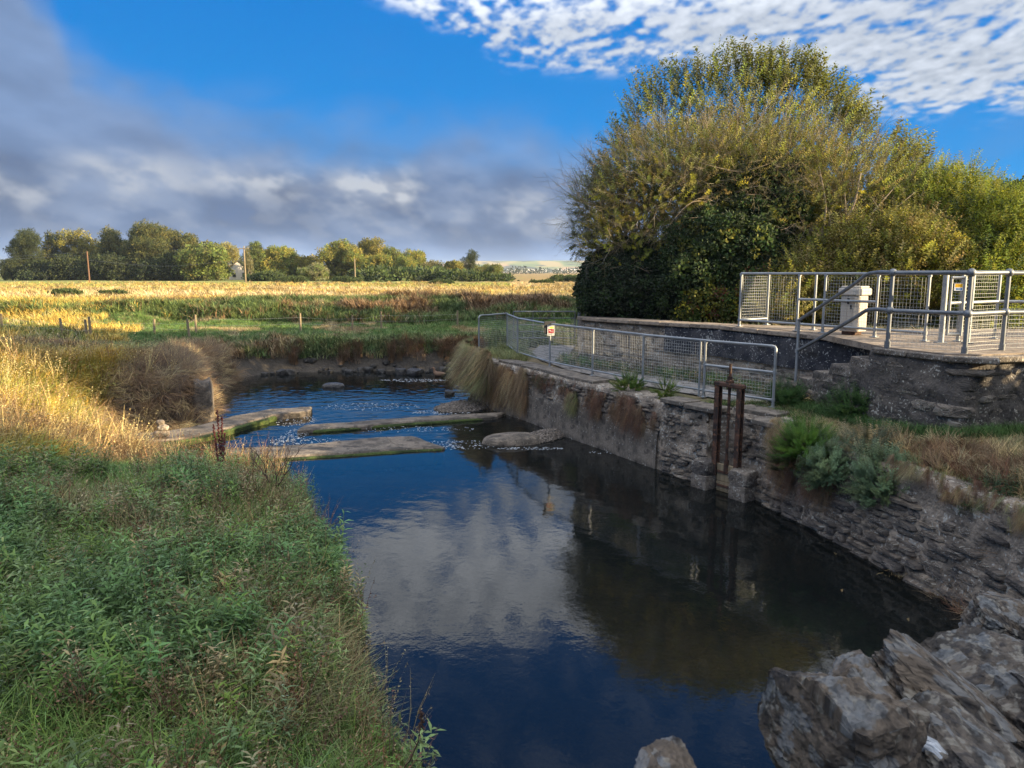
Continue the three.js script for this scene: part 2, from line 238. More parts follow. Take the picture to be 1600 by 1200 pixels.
// ground: one sheet, fine near the river, coarse out to the horizon
M.ground = std({ name: 'soil and turf', roughness: 1, vertexColors: true, map: tex(512, (u, v) => { const f = fbm(u * 40, v * 40, 4, 40, 201), g = fbm(u * 7, v * 7, 4, 7, 203); const k = 0.45 + 0.65 * f + 0.35 * g; return [k * 0.84, k * 0.84, k * 0.8]; }), bumpMap: bumpMapOf(20, 205), bumpScale: 0.06 });
function groundColor(x, z, d) {
  const n = fbm(x * 0.5 + 3, z * 0.5, 3), g = [0.075, 0.095, 0.035], gold = [0.36, 0.235, 0.075], soil = [0.062, 0.050, 0.038], mud = [0.075, 0.062, 0.05], dry = [0.24, 0.18, 0.10];
  if (onRight(x, z)) return inPoly(BACK, x, z) ? mixc([0.07, 0.065, 0.03], [0.12, 0.11, 0.045], n) : mixc([0.10, 0.11, 0.045], dry, sm(0.42, 0.62, n));
  if (z > -26 || d < 2.2) return mixc(d < 0.9 ? mud : soil, [0.07, 0.075, 0.03], sm(0.9, 2, d) * n);
  const m = sm(-41, -46, z + 2.5 * (n - 0.5)), left = sm(-14, -24, x) * sm(-33, -39, z);
  let c = mixc(g, dry, 0.35 * sm(0.5, 0.7, n)); c = mixc(c, gold, Math.max(m, left * 0.8));
  c = mixc(c, [0.27, 0.30, 0.06], sm(-95, -140, z) * sm(10, -40, x + 60 * (n - 0.5)) * 0.85);
  return c;
}
(function ground() {
  const ax = (lo, hi, st, ends, k) => { const a = []; for (let v = lo; v <= hi + 1e-6; v += st) a.push(v); let s = st, v = hi; while (v < ends) { s *= k; v += s; a.push(v); } s = st; v = lo; while (v > -ends) { s *= k; v -= s; a.unshift(v); } return a; };
  const xs = ax(-14, 10, 0.2, 6500, 1.13), zs = ax(-32, 1, 0.2, 6500, 1.10).filter((z) => z < 40);
  const pos = [], uv = [], col = [], idx = [];
  for (const z of zs) for (const x of xs) { const y = height(x, z), d = Math.abs(x) < 60 && z > -60 ? polyD(RIVER, x, z) : 50; pos.push(x, y, z); uv.push(x / 2.2, z / 2.2); const c = inPoly(RIVER, x, z) ? mixc([0.05, 0.038, 0.022], [0.14, 0.11, 0.07], sm(0.35, 0.7, fbm(x * 2.6, z * 2.6, 4))) : groundColor(x, z, d); col.push(...c); }
  const w = xs.length; for (let j = 0; j < zs.length - 1; j++) for (let i = 0; i < w - 1; i++) { const a = j * w + i; idx.push(a, a + 1, a + w, a + 1, a + w + 1, a + w); }
  const g = geoFrom(pos, idx.map((_, i) => idx[i]), uv, col); const p = g.attributes.normal; if (p.getY(0) < 0) { for (let i = 0; i < idx.length; i += 3) { const t = idx[i + 1]; idx[i + 1] = idx[i + 2]; idx[i + 2] = t; } g.setIndex(idx); g.computeVertexNormals(); }
  tag(part('ground', g, M.ground, scene), 'grassy river banks and golden marsh meadow with a low levee', 'ground', null, 'structure');
})();

// ---------------------------------------------------------------- water: still pool in front of the weirs, broken water behind them
M.water = new THREE.MeshPhysicalMaterial({ name: 'river water', color: new THREE.Color().setRGB(0.006, 0.008, 0.008), roughness: 0.03, ior: 1.48, specularIntensity: 1.0, transparent: true, opacity: 0.84, bumpMap: bumpMapOf(18, 301, 3), bumpScale: 0.0009 });
(function water() {
  const st = 0.055, x0 = -11, z0 = -33, nx = Math.round((9.6 - x0) / st), nz = Math.round((3 - z0) / st), id = new Int32Array((nx + 1) * (nz + 1)).fill(-1), pos = [], uv = [], idx = [];
  const weirZ = (x) => -15.2 - 0.0 * x;
  const wave = (x, z) => {
    const c = sm(weirZ(x) + 0.7, weirZ(x) - 0.6, z), far = sm(-23.5, -25.5, z) * 0.55;
    const calm = sm(0.30, 0.62, fbm(x * 0.4 + 7, z * 0.3, 2)) * sm(-5.5, -9, z) * (1 - 0.5 * sm(-13, -15, z));
    const u = x * 0.86 + z * 0.5, v = -x * 0.5 + z * 0.86;
    const ripple = (fbm(u * 2.6 + 2, v * 8.5, 2, 0, 61) - 0.5) * 0.0026 * (0.12 + 0.9 * calm) + (fbm(u * 6 + 2, v * 17, 2, 0, 65) - 0.5) * 0.0010 * (0.15 + calm);
    const rough = (fbm(x * 3.6, z * 6.2, 3, 0, 71) - 0.5) * 0.016 + (Math.abs(fbm(x * 6.5 + 3, z * 10, 2, 0, 73) - 0.5)) * -0.010;
    return lerp(ripple, rough * (1 - far), c);
  };
  const ring = (i, j) => { const x = x0 + i * st, z = z0 + j * st; if (id[j * (nx + 1) + i] < 0) { id[j * (nx + 1) + i] = pos.length / 3; pos.push(x, wave(x, z), z); uv.push(x / 1.6, z / 1.6); } return id[j * (nx + 1) + i]; };
  const near = (x, z) => inPoly(RIVER, x, z) || polyD(RIVER, x, z) < 0.32;
  for (let j = 0; j < nz; j++) for (let i = 0; i < nx; i++) { if (!near(x0 + (i + 0.5) * st, z0 + (j + 0.5) * st)) continue; const a = ring(i, j), b = ring(i + 1, j), c = ring(i, j + 1), d = ring(i + 1, j + 1); idx.push(a, c, b, b, c, d); }
  tag(part('river_water', geoFrom(pos, idx, uv), M.water, scene), 'dark river, smooth in the near pool and rippled behind the weirs', 'water', null, 'structure');
})();

// ---------------------------------------------------------------- walls
function pathOf(P) { const L = [0]; for (let i = 1; i < P.length; i++) L.push(L[i - 1] + Math.hypot(P[i][0] - P[i - 1][0], P[i][1] - P[i - 1][1])); const total = L[L.length - 1]; return { total, L, at: (s) => { let i = 1; while (i < P.length - 1 && L[i] < s) i++; const t = (s - L[i - 1]) / (L[i] - L[i - 1] || 1); const dx = (P[i][0] - P[i - 1][0]) / (L[i] - L[i - 1]), dz = (P[i][1] - P[i - 1][1]) / (L[i] - L[i - 1]); return { x: lerp(P[i - 1][0], P[i][0], t), z: lerp(P[i - 1][1], P[i][1], t), tx: dx, tz: dz, seg: i }; } }; }
// rough curtain along a path: face displaced by noise, leaning back by `batter`, closed by a top of width `deep`; side = +1 when the open face is on the left of the path direction
function curtain(P, y0, y1, { side = 1, batter = 0.06, rough = 0.05, deep = 0.4, st = 0.07, seed = 1, bulge = () => 0, top = null } = {}) {
  const path = pathOf(P), ns = Math.ceil(path.total / st), nh = Math.max(2, Math.ceil((Math.max(y1, y0 + 0.1) - y0) / st)), pos = [], uv = [], idx = [], w = nh + 2;
  for (let i = 0; i <= ns; i++) {
    const s = path.total * i / ns, p = path.at(s), nX = side * p.tz, nZ = -side * p.tx, yt = top ? top(s) : y1;
    for (let j = 0; j <= nh + 1; j++) {
      const y = j <= nh ? lerp(y0, yt, j / nh) : yt, back = j > nh ? deep : 0;
      const o = j > nh ? -batter * (yt - y0) : (fbm3(p.x * 3.5 + seed, y * 6, p.z * 3.5) - 0.5) * rough * 2 + (fbm3(p.x * 11 + seed, y * 16, p.z * 11) - 0.5) * rough * 0.9 - batter * (y - y0) + bulge(s, y) - (j === nh ? 0.015 : 0);
      pos.push(p.x + nX * (o - back), y + (j === nh ? (fbm(s * 4, seed, 2) - 0.5) * 0.03 : 0), p.z + nZ * (o - back)); uv.push(s / 1.3, (y + back) / 1.3);
    }
  }
  for (let i = 0; i < ns; i++) for (let j = 0; j <= nh; j++) { const a = i * (w), b = a + j, c = b + w; side > 0 ? idx.push(b, b + 1, c, c, b + 1, c + 1) : idx.push(b, c, b + 1, c, c + 1, b + 1); }
  return geoFrom(pos, idx, uv);
}
// stones: a few shared unit shapes (x along, y up, z outwards), each placed as a mesh of its own
function unitStone(seed, round = 0.5) {
  const rg = rngOf(seed * 977 + 5), n = 8, pos = [], idx = [], uv = [], ang = [0, 45, 90, 135, 180, 225, 270, 315].map((a) => (a + (rg() - 0.5) * 16) * Math.PI / 180);
  const ox = rg(), oy = rg(), ring = (z, k, jit) => { for (const a of ang) { const e = lerp(0.28, 0.62, round), cx = Math.sign(Math.cos(a)) * Math.abs(Math.cos(a)) ** e, cy = Math.sign(Math.sin(a)) * Math.abs(Math.sin(a)) ** e, q = k * (1 + (rg() - 0.5) * jit); pos.push(cx * 0.5 * q, cy * 0.5 * q, z + (rg() - 0.5) * jit * 0.8); uv.push(ox + cx * 0.30, oy + cy * 0.16); } };
  ring(-0.5, 1, 0); ring(0.22, 1, 0.10); ring(0.44, 0.80, 0.22); pos.push((rg() - 0.5) * 0.3, (rg() - 0.5) * 0.3, 0.5); uv.push(ox, oy);
  for (let k = 0; k < 2; k++) for (let i = 0; i < n; i++) { const a = k * n + i, b = k * n + (i + 1) % n; idx.push(a, b, a + n, b, b + n, a + n); }
  for (let i = 0; i < n; i++) idx.push(2 * n + i, 2 * n + (i + 1) % n, 3 * n);
  return toCreasedNormals(geoFrom(pos, idx, uv), 0.65);
}
const STONES = Array.from({ length: 10 }, (_, i) => unitStone(i + 1, 0.25 + 0.5 * ((i * 37) % 10) / 10));
// courses of stones on a stretch of a path; returns [{s, y, w, h}]
function courses(s0, s1, y0, y1, meanW, meanH, keep = () => true) {
  const out = []; let y = y0;
  while (y < y1 - 0.02) { const h = meanH * rr(0.6, 1.45); let s = s0 + rr(-0.2, 0) * meanW; while (s < s1) { const w = meanW * rr(0.5, 1.7); const cs = s + w / 2, cy = y + h / 2 + rr(-0.012, 0.012); if (cs < s1 && cs > s0 && keep(cs, cy)) out.push({ s: cs, y: cy, w: w - rr(0.008, 0.022), h: Math.min(h, y1 - y + 0.02) * rr(0.82, 1) - 0.008 }); s += w; } y += h; }
  return out;
}
function layStones(parent, P, list, mats, { side = 1, batter = 0.06, y0 = -0.3, proud = 0.03, depth = 0.16, most = 300, tilt = 0.05 } = {}) {
  const path = pathOf(P), placed = list.map((q) => { const p = path.at(q.s), nX = side * p.tz, nZ = -side * p.tx, o = proud * rr(0.4, 1.5) - batter * (q.y - y0) - depth / 2; return { ...q, x: p.x + nX * o, z: p.z + nZ * o, nX, nZ }; });
  placed.sort((a, b) => Math.hypot(a.x, a.z, a.y - EYE) / Math.sqrt(a.w * a.h) - Math.hypot(b.x, b.z, b.y - EYE) / Math.sqrt(b.w * b.h));
  const rest = mats.map(() => []);
  placed.forEach((q, i) => {
    const k = Math.floor(R() * mats.length), m = new THREE.Mesh(STONES[Math.floor(R() * STONES.length)], mats[k]);
    m.position.set(q.x, q.y, q.z); m.rotation.set(rr(-0.04, 0.04), Math.atan2(q.nX, q.nZ) + rr(-0.05, 0.05), rr(-tilt, tilt), 'YXZ'); m.scale.set(q.w, q.h, depth * rr(0.8, 1.2));
    if (i < most) { m.name = 'stone'; parent.add(shade(m)); } else { m.updateMatrix(); rest[k].push(m.geometry.clone().applyMatrix4(m.matrix)); }
  });
  rest.forEach((l, k) => { if (l.length) part('small_stones', merge(l), mats[k], parent, 'stuff'); });
}
// s of the points along WALL, for the sections of the river wall
const wallPath = pathOf(WALL), wallS = (i) => wallPath.L[i];
const riverWall = thing('river_wall', 'old rubble and concrete river wall below the mesh guard rail', 'retaining wall');
part('wall_core', curtain(WALL, -0.45, 1.3, { side: 1, rough: 0.045, deep: 0.75, seed: 4, batter: 0.05, bulge: (s, y) => 0.04 * (fbm(s * 0.9, y * 2, 2) - 0.5) * 0.5 }), M.mortar, riverWall);
{
  const sA = wallS(1), sS = wallS(7), pil0 = wallS(10), pil1 = wallS(11), ren0 = wallS(12), ren1 = wallS(16), end = wallPath.total;
  const near = courses(sA, sS - 0.05, -0.12, 1.22, 0.34, 0.095, (s, y) => fbm(s * 1.7, y * 3.1, 3) > lerp(0.2, 0.52, sm(0.25, 1.15, y)));
  const pillar = [...courses(pil0 + 0.05, pil1, -0.12, 0.42, 0.24, 0.085), ...courses(pil0 + 0.05, pil1, 0.42, 1.25, 0.16, 0.06, () => R() < 0.25)];
  const over = courses(ren0, ren1, 0.72, 1.24, 0.20, 0.09, (s, y) => fbm(s * 2.2 + 4, y * 3, 3) > 0.44);
  const tail = courses(ren1, end - 1, 0.05, 1.2, 0.22, 0.10, (s, y) => fbm(s * 2 + 4, y * 3, 3) > 0.52);
  const recess = courses(wallS(8), wallS(9), 0.55, 1.2, 0.22, 0.10, () => R() < 0.5);
  layStones(riverWall, WALL, [...near, ...pillar, ...recess, ...over, ...tail], [M.slate[0], M.slate[1], M.slate[2], M.slate[3]], { batter: 0.05, y0: -0.45, proud: 0.055, depth: 0.2, most: 292, tilt: 0.05 });
  // smooth concrete facing low down on the far stretch
  const seg = WALL.slice(12, 17).map(([x, z]) => [x, z]);
  const g = curtain(seg, -0.4, 0.72, { side: 1, rough: 0.010, deep: 0.1, seed: 9, batter: 0.05, bulge: () => 0.055, top: (s) => 0.70 + 0.08 * Math.sin(s * 0.8) + 0.10 * (fbm(s * 2, 5, 3) - 0.5) });
  tag(part('render_panel', g, M.render, riverWall), 'smooth grey concrete facing low on the far stretch of wall');
  // slabs that cap the wall beside the sluice
  const cap = (s0, s1, out, name) => { for (let s = s0; s < s1 - 0.2;) { const w = Math.min(rr(0.5, 0.9), s1 - s), p = wallPath.at(s + w / 2); const m = part(name, rbox(w - 0.02, 0.085, 0.5, 0.02), M.render, riverWall); m.position.set(p.x + p.tz * (out - 0.3), 1.325 + rr(-0.01, 0.015), p.z - p.tx * (out - 0.3)); m.rotation.set(rr(-0.03, 0.03), Math.atan2(p.tz, -p.tx) + rr(-0.03, 0.03), rr(-0.03, 0.03), 'YXZ'); s += w; } };
  cap(wallS(6) + 0.1, wallS(7) + 0.25, 0.03, 'cap_slab'); cap(wallS(10) - 0.1, wallS(11) + 0.1, 0.05, 'cap_slab'); cap(wallS(8), wallS(9), -0.1, 'cap_slab');
  cap(wallS(13) + 0.6, wallS(16), -0.08, 'cap_slab');
}
// the long wall behind the walkway: dark render above, blocks below
const longWall = thing('long_wall', 'long stone wall with dark stained render above pale blocks, behind the walkway', 'wall');
part('wall_core', curtain(LONG, 1.1, 2.44, { side: -1, rough: 0.03, deep: 0.7, seed: 14, batter: 0.02 }), M.mortar, longWall);
{
  const lp = pathOf(LONG), far = courses(0.3, lp.total - 1, 1.22, 1.86, 0.46, 0.2, (s, y) => R() < 0.86), tl = courses(0.2, 3.9, 1.86, 2.36, 0.3, 0.14, () => R() < 0.3);
  layStones(longWall, LONG, [...far, ...tl], [M.block[0], M.block[2], M.block[2], M.slate[3]], { side: -1, batter: 0.02, y0: 1.1, proud: 0.035, depth: 0.2, tilt: 0.03 });
  tag(part('render_band', curtain([[3.6, -17.28], [4.5, -16.3], [5.4, -14.3], [6.35, -12.5]], 1.86, 2.46, { side: -1, rough: 0.012, deep: 0.3, seed: 19, batter: 0.02, bulge: () => 0.05, top: (s) => 2.46 }), M.darkRender, longWall), 'dark blue-black stained render');
  const top = []; for (let s = 0.05; s < lp.total - 0.3;) { const w = Math.min(rr(0.8, 1.3), lp.total - s), p = lp.at(s + w / 2), m = part('coping_slab', rbox(w - 0.012, 0.09, 0.62, 0.02), M.concrete, longWall); m.position.set(p.x + p.tz * 0.22, 2.5 + rr(-0.004, 0.006), p.z - p.tx * 0.22); m.rotation.y = Math.atan2(-p.tz, p.tx) + rr(-0.01, 0.01); s += w; }
}
// the platform: worn block wall with a stair down its left side, deck on top
const PLAT = [[5.15, -13.9], [5.62, -11.5], [5.74, -11.2], [6.2, -10.2], [6.34, -10.12], [7.7, -10.5], [10.5, -11.3]];
const platform = thing('platform_wall', 'worn block wall of the raised platform, stepped at its left end', 'retaining wall');
const platTop = (s) => s < 2.35 ? 1.62 + Math.floor(clamp(s / 2.35) * 5) * 0.18 : 2.52;
part('wall_core', curtain(PLAT, 1.15, 2.52, { side: -1, rough: 0.055, deep: 0.35, seed: 24, batter: 0.03, st: 0.06, top: platTop }), M.block[1], platform);
{
  const list = courses(0.05, pathOf(PLAT).total - 0.1, 1.25, 2.44, 0.40, 0.19, (s, y) => y < platTop(s) - 0.06 && fbm(s * 2.3 + 9, y * 3, 3) > 0.34);
  layStones(platform, PLAT, list, [M.block[0], M.block[1], M.block[0], M.block[1], M.block[2]], { side: -1, batter: 0.03, y0: 1.15, proud: 0.02, depth: 0.2, tilt: 0.03 });
  for (let k = 0; k < 5; k++) { const s = (k + 0.5) * 2.35 / 5, p = pathOf(PLAT).at(s); const m = part('step', rbox(0.49, 0.18, 0.62, 0.02), M.block[0], platform); m.position.set(p.x + 0.335, 1.53 + k * 0.18, p.z); m.rotation.y = Math.atan2(-p.tz, p.tx); }
  // front edge stones of the deck
  for (let s = 2.45; s < 8.6;) { const w = rr(0.45, 0.8), p = pathOf(PLAT).at(s + w / 2), m = part('edge_stone', rbox(w - 0.006, 0.09, 0.42, 0.025), M.block[0], platform); m.position.set(p.x + p.tz * 0.20, 2.495 + rr(-0.008, 0.008), p.z - p.tx * 0.17); m.rotation.set(0, Math.atan2(-p.tz, p.tx), rr(-0.015, 0.015)); s += w; }
}
{
  const sh = new THREE.Shape([[5.75, 11.35], [6.15, 10.35], [6.5, 10.25], [7.7, 10.65], [10.5, 11.4], [10.5, 15], [7.4, 15], [5.0, 16.4], [4.7, 16.1], [5.75, 14.1]].map(([a, b]) => new THREE.Vector2(a, b)));
  const g = boxUV(new THREE.ExtrudeGeometry(sh, { depth: 0.1, bevelEnabled: false }).applyMatrix4(new THREE.Matrix4().set(1, 0, 0, 0, 0, 0, 1, 2.457, 0, -1, 0, 0, 0, 0, 0, 1)));
  tag(part('deck', g, M.concrete, scene), 'concrete deck of the raised platform inside the railings', 'deck', null, 'structure');
}
// gravel walkway between guard rail and long wall
M.path = std({ name: 'gravel path', map: stoneMap([0.15, 0.135, 0.12], [0.27, 0.245, 0.22], [0.38, 0.36, 0.33], 0.03, 211), bumpMap: roughBump, bumpScale: 0.03 });
{
  const A = [[5.0, -12.3], [4.3, -13.2], [3.2, -14.7], [2.2, -16.3], [1.35, -18.0], [0.75, -20.0], [0.6, -22.0], [0.9, -24.0]], B = [[5.1, -13.9], [4.85, -14.9], [4.05, -16.2], [3.0, -17.3], [2.1, -18.5], [1.7, -20.2], [1.75, -22.0], [2.1, -24.0]], pos = [], idx = [], uv = [];
  for (let i = 0; i < A.length; i++) for (let j = 0; j <= 4; j++) { const x = lerp(A[i][0], B[i][0], j / 4), z = lerp(A[i][1], B[i][1], j / 4); pos.push(x, Math.max(1.335, height(x, z) + 0.015), z); uv.push(x, z); }
  for (let i = 0; i < A.length - 1; i++) for (let j = 0; j < 4; j++) { const a = i * 5 + j; idx.push(a, a + 1, a + 5, a + 1, a + 6, a + 5); }
  const g = geoFrom(pos, idx, uv); tag(part('path', g, M.path, scene), 'grey gravel walkway between the guard rail and the long wall', 'path', null, 'structure');
}
// low wall end on the left bank
{
  const t = thing('wall_stub', 'short square end of an old concrete wall poking out of the left bank', 'wall', [-7.78, 0, -18.3], 0.35);
  part('wall_block', rock(0.46, 1.35, 0.9, 3, 4, 0.9, 0.16, 0.5).translate(0, 0.36, 0), M.weir, t);
}
// ---------------------------------------------------------------- weirs and rocks in the river
function slabGeo(P, y0, y1, rough = 0.02, seed = 1) {
  const sh = new THREE.Shape(P.map(([x, z]) => new THREE.Vector2(x, -z)));
  let g = new THREE.ExtrudeGeometry(sh, { depth: y1 - y0, bevelEnabled: true, bevelSize: 0.03, bevelThickness: 0.03, bevelSegments: 1, curveSegments: 4 }).rotateX(-Math.PI / 2).translate(0, y0, 0); return boxUV(g, 0.6);
}
const jag0 = 0, jag = (P, n, a) => { const out = []; for (let i = 0; i < P.length; i++) { const p = P[i], q = P[(i + 1) % P.length]; for (let k = 0; k < n; k++) { const t = k / n; out.push([lerp(p[0], q[0], t) + (k ? rr(-a, a) : 0), lerp(p[1], q[1], t) + (k ? rr(-a, a) : 0)]); } } return out; };
{
  const t = thing('front_weir', 'wide flat concrete weir slab with a mossy front edge, nearest across the river', 'weir');
  part('slab', slabGeo(jag([[-2.32, -15.0], [-1.45, -15.18], [-2.25, -16.2], [-2.8, -16.12]], 4, 0.03), -0.4, 0.03), M.weir, t);
  part('slab', slabGeo(jag([[-6.6, -13.9], [-4.9, -14.25], [-3.6, -14.6], [-2.34, -14.99], [-2.82, -16.1], [-3.6, -15.75], [-4.5, -15.35], [-5.9, -15.0]], 4, 0.03), -0.4, 0.035), M.weir, t);
  part('moss_edge', slabGeo(jag([[-5.3, -14.12], [-3.6, -14.52], [-2.0, -15.0], [-1.5, -15.12], [-1.56, -15.24], [-3.6, -14.66], [-5.3, -14.28]], 8, 0.03), -0.3, 0.0), M.moss, t);
}
{
  const t = thing('middle_weir', 'long narrow dark concrete weir bar joining the river wall', 'weir');
  part('bar', slabGeo(jag([[-4.95, -16.75], [-3.6, -17.2], [-2.8, -17.6], [-1.7, -18.0], [-0.4, -18.45], [-0.2, -18.9], [-1.7, -18.55], [-2.8, -18.1], [-4.3, -17.5], [-4.95, -17.25]], 4, 0.04), -0.4, 0.06), M.weir, t);
  part('moss_edge', slabGeo(jag([[-4.6, -16.80], [-2.8, -17.52], [-0.7, -18.30], [-0.7, -18.44], [-2.8, -17.68], [-4.6, -16.96]], 8, 0.03), -0.3, 0.025), M.moss, t);
}
{
  const t = thing('left_weir', 'curved concrete weir ledge green with moss, running out from the left bank', 'weir');
  part('ledge', slabGeo(jag([[-9.2, -15.0], [-8.2, -15.12], [-7.2, -15.55], [-6.75, -16.25], [-6.4, -17.2], [-6.05, -18.2], [-5.3, -18.75], [-5.35, -19.3], [-6.3, -19.0], [-6.9, -18.1], [-7.3, -16.9], [-7.8, -16.2], [-9.2, -15.9]], 4, 0.04), -0.4, 0.13), M.weir, t);
  part('moss_edge', slabGeo(jag([[-9.2, -14.9], [-8.2, -15.02], [-7.12, -15.46], [-6.65, -16.2], [-6.3, -17.2], [-5.95, -18.2], [-6.1, -18.3], [-6.5, -17.3], [-6.9, -16.3], [-7.3, -15.7], [-8.2, -15.22], [-9.2, -15.1]], 6, 0.04), -0.3, 0.09), M.moss, t);
}
{
  const c = thing('cairn', 'small pile of brown stones on the mossy left ledge', 'cairn', [-7.55, 0.19, -15.55]);
  part('stone', rock(0.34, 0.16, 0.26, 5, 1).translate(0, 0.07, 0), M.slate[3], c); part('stone', rock(0.22, 0.14, 0.2, 6, 1).translate(0.04, 0.2, 0), M.slate[1], c); part('stone', rock(0.17, 0.13, 0.15, 7, 1).translate(-0.01, 0.31, 0), M.slate[3], c);
}
{
  const o = part('flat_rock', rock(1.35, 0.42, 0.85, 12, 4, 0.25, 0.10, 0), M.weir, scene); o.position.set(0.0, -0.02, -15.85); o.rotation.y = 0.25; tag(o, 'low smooth sandy-grey rock in the river at the foot of the wall', 'rock');
  const p = part('half_sunk_rock', rock(0.75, 0.3, 0.5, 13, 3, 0.3, 0.12, 0.5), M.wet, scene); p.position.set(-5.8, 0.0, -23.7); tag(p, 'small flat rock breaking the surface in the middle of the far water', 'rock');
}
// ---------------------------------------------------------------- railings
const top3 = (p, y) => V(p[0], y, p[1]);
function meshPanel(a, b, y0, y1, gap = 0.060, r = 0.0023) {        // woven wire between two posts
  const list = [], len = Math.hypot(b[0] - a[0], b[1] - a[1]), n = Math.round(len / gap), m = Math.round((y1 - y0) / gap), P = (t, y) => V(lerp(a[0], b[0], t), y, lerp(a[1], b[1], t));
  const bow = () => rr(-0.006, 0.006);
  for (let i = 0; i <= n; i++) { const t = i / n, d = bow(); list.push(limb([P(t, y0), P(t + d, (y0 + y1) / 2), P(t, y1)], [r, r, r], 4, false)); }
  for (let j = 0; j <= m; j++) { const y = lerp(y0, y1, j / m); list.push(limb([P(0, y), P(0.5, y + bow()), P(1, y)], [r, r, r], 4, false)); }
  return merge(list);
}
const foot = (p, y, w = 0.12) => [place(rbox(w, 0.012, w, 0.004), p[0], y + 0.006, p[1], 0.6), bar(top3(p, y), top3(p, y + 0.07), 0.033)];
const clampRing = (v, r = 0.04, h = 0.07) => place(new THREE.CylinderGeometry(r, r, h, 10), v.x, v.y, v.z);
const RING = new THREE.CylinderGeometry(0.035, 0.035, 0.06, 10);
const inset = (a, b, d) => { const l = Math.hypot(b[0] - a[0], b[1] - a[1]); return [[lerp(a[0], b[0], d / l), lerp(a[1], b[1], d / l)], [lerp(b[0], a[0], d / l), lerp(b[1], a[1], d / l)]]; };
{
  const P = [[4.6, -12.8], [3.66, -13.9], [2.72, -15.2], [1.85, -16.8], [0.95, -18.4], [0.16, -20.7], [-0.15, -22.8]], y = 1.34, t = thing('guard_rail', 'long galvanised mesh guard rail along the top of the river wall', 'railing');
  const r = 0.026, top = y + 1.08, low = y + 0.13, mid = y + 0.62;
  P.forEach((p, i) => { part('post', merge([bar(top3(p, y - 0.02), top3(p, i === 0 ? top - 0.09 : top), r), ...foot(p, y)]), M.galv, t); if (i === 1) { const q = [p[0] - 0.07, p[1] - 0.085]; part('post', merge([bar(top3(q, y), top3(q, top), r * 0.85)]), M.galv, t); } });
  const A = top3(P[0], top), B = top3(P[1], top), dir = B.clone().sub(A).normalize();
  const corner = [top3(P[0], top - 0.1), top3(P[0], top - 0.05), A.clone().addScaledVector(dir, 0.02).setY(top - 0.012), A.clone().addScaledVector(dir, 0.07), A.clone().addScaledVector(dir, 0.14)];
  part('top_rail', merge([limb(corner, corner.map(() => r), 8), ...P.slice(1).map((p, i) => bar(i ? top3(P[i], top) : corner[4], top3(p, top), r))]), M.galv, t);
  part('bottom_rail', merge(P.slice(1).map((p, i) => bar(top3(P[i], low), top3(p, low), r * 0.9))), M.galv, t);
  part('middle_rail', bar(top3(P[0], mid), top3(P[1], mid), r), M.galv, t);
  for (const v of P.flatMap((p, i) => [top3(p, low), ...(i ? [top3(p, top - 0.02)] : [])]).concat(top3(P[0], mid), top3(P[1], mid))) part('clamp', RING, M.galv, t).position.copy(v);
  P.slice(1).forEach((p, i) => { const [a, b] = inset(P[i], p, 0.06); part('mesh_panel', meshPanel(a, b, low + 0.05, (i ? top : mid) - 0.05), M.wire, t); });
  // short return panel at the far end
  const q = [-0.98, -21.85], e = P[6], u = thing('return_rail', 'short mesh rail set across the far end of the guard rail', 'railing');
  part('post', merge([bar(top3(q, 1.1), top3(q, top - 0.05), r), ...foot(q, 1.32)]), M.galv, u);
  part('top_rail', curveBar([top3(q, top - 0.06), V(q[0] + 0.03, top - 0.005, q[1] - 0.03), V(lerp(q[0], e[0], 0.3), top + 0.005, lerp(q[1], e[1], 0.3)), top3(e, top + 0.02)], r, 14), M.galv, u);
  part('mesh_panel', meshPanel(...inset(q, e, 0.06), 1.42, top - 0.06), M.wire, u);
}
{ // warning board on the guard rail
  const t = thing('notice_board', 'small white and red notice in a black frame on the guard rail', 'sign', [0.98, 2.29, -18.33], 0.32);
  part('frame', rbox(0.30, 0.31, 0.02, 0.02).translate(-0.04, 0.05, -0.01), M.black, t);
  const c = document.createElement('canvas'); c.width = 128; c.height = 160; const k = c.getContext('2d');
  k.fillStyle = '#b4b4ae'; k.fillRect(0, 0, 128, 160); k.fillStyle = '#c8c32c'; k.fillRect(40, 32, 70, 20); k.fillStyle = '#333'; for (let i = 0; i < 3; i++) k.fillRect(10 + i * 38, 12, 26, 5);
  k.fillStyle = '#8e1420'; k.fillRect(16, 62, 100, 60); k.fillStyle = '#e9d9d6'; k.fillRect(26, 80, 40, 5); k.fillRect(50, 92, 50, 5); k.fillStyle = '#555'; k.fillRect(20, 132, 80, 4); k.fillRect(20, 142, 60, 4);
  const map = new THREE.CanvasTexture(c); map.colorSpace = THREE.SRGBColorSpace; map.magFilter = THREE.LinearFilter;
  part('notice', new THREE.BoxGeometry(0.19, 0.27, 0.008).translate(-0.02, -0.02, 0.016), std({ name: 'notice print', map, roughness: 0.5 }), t);
}
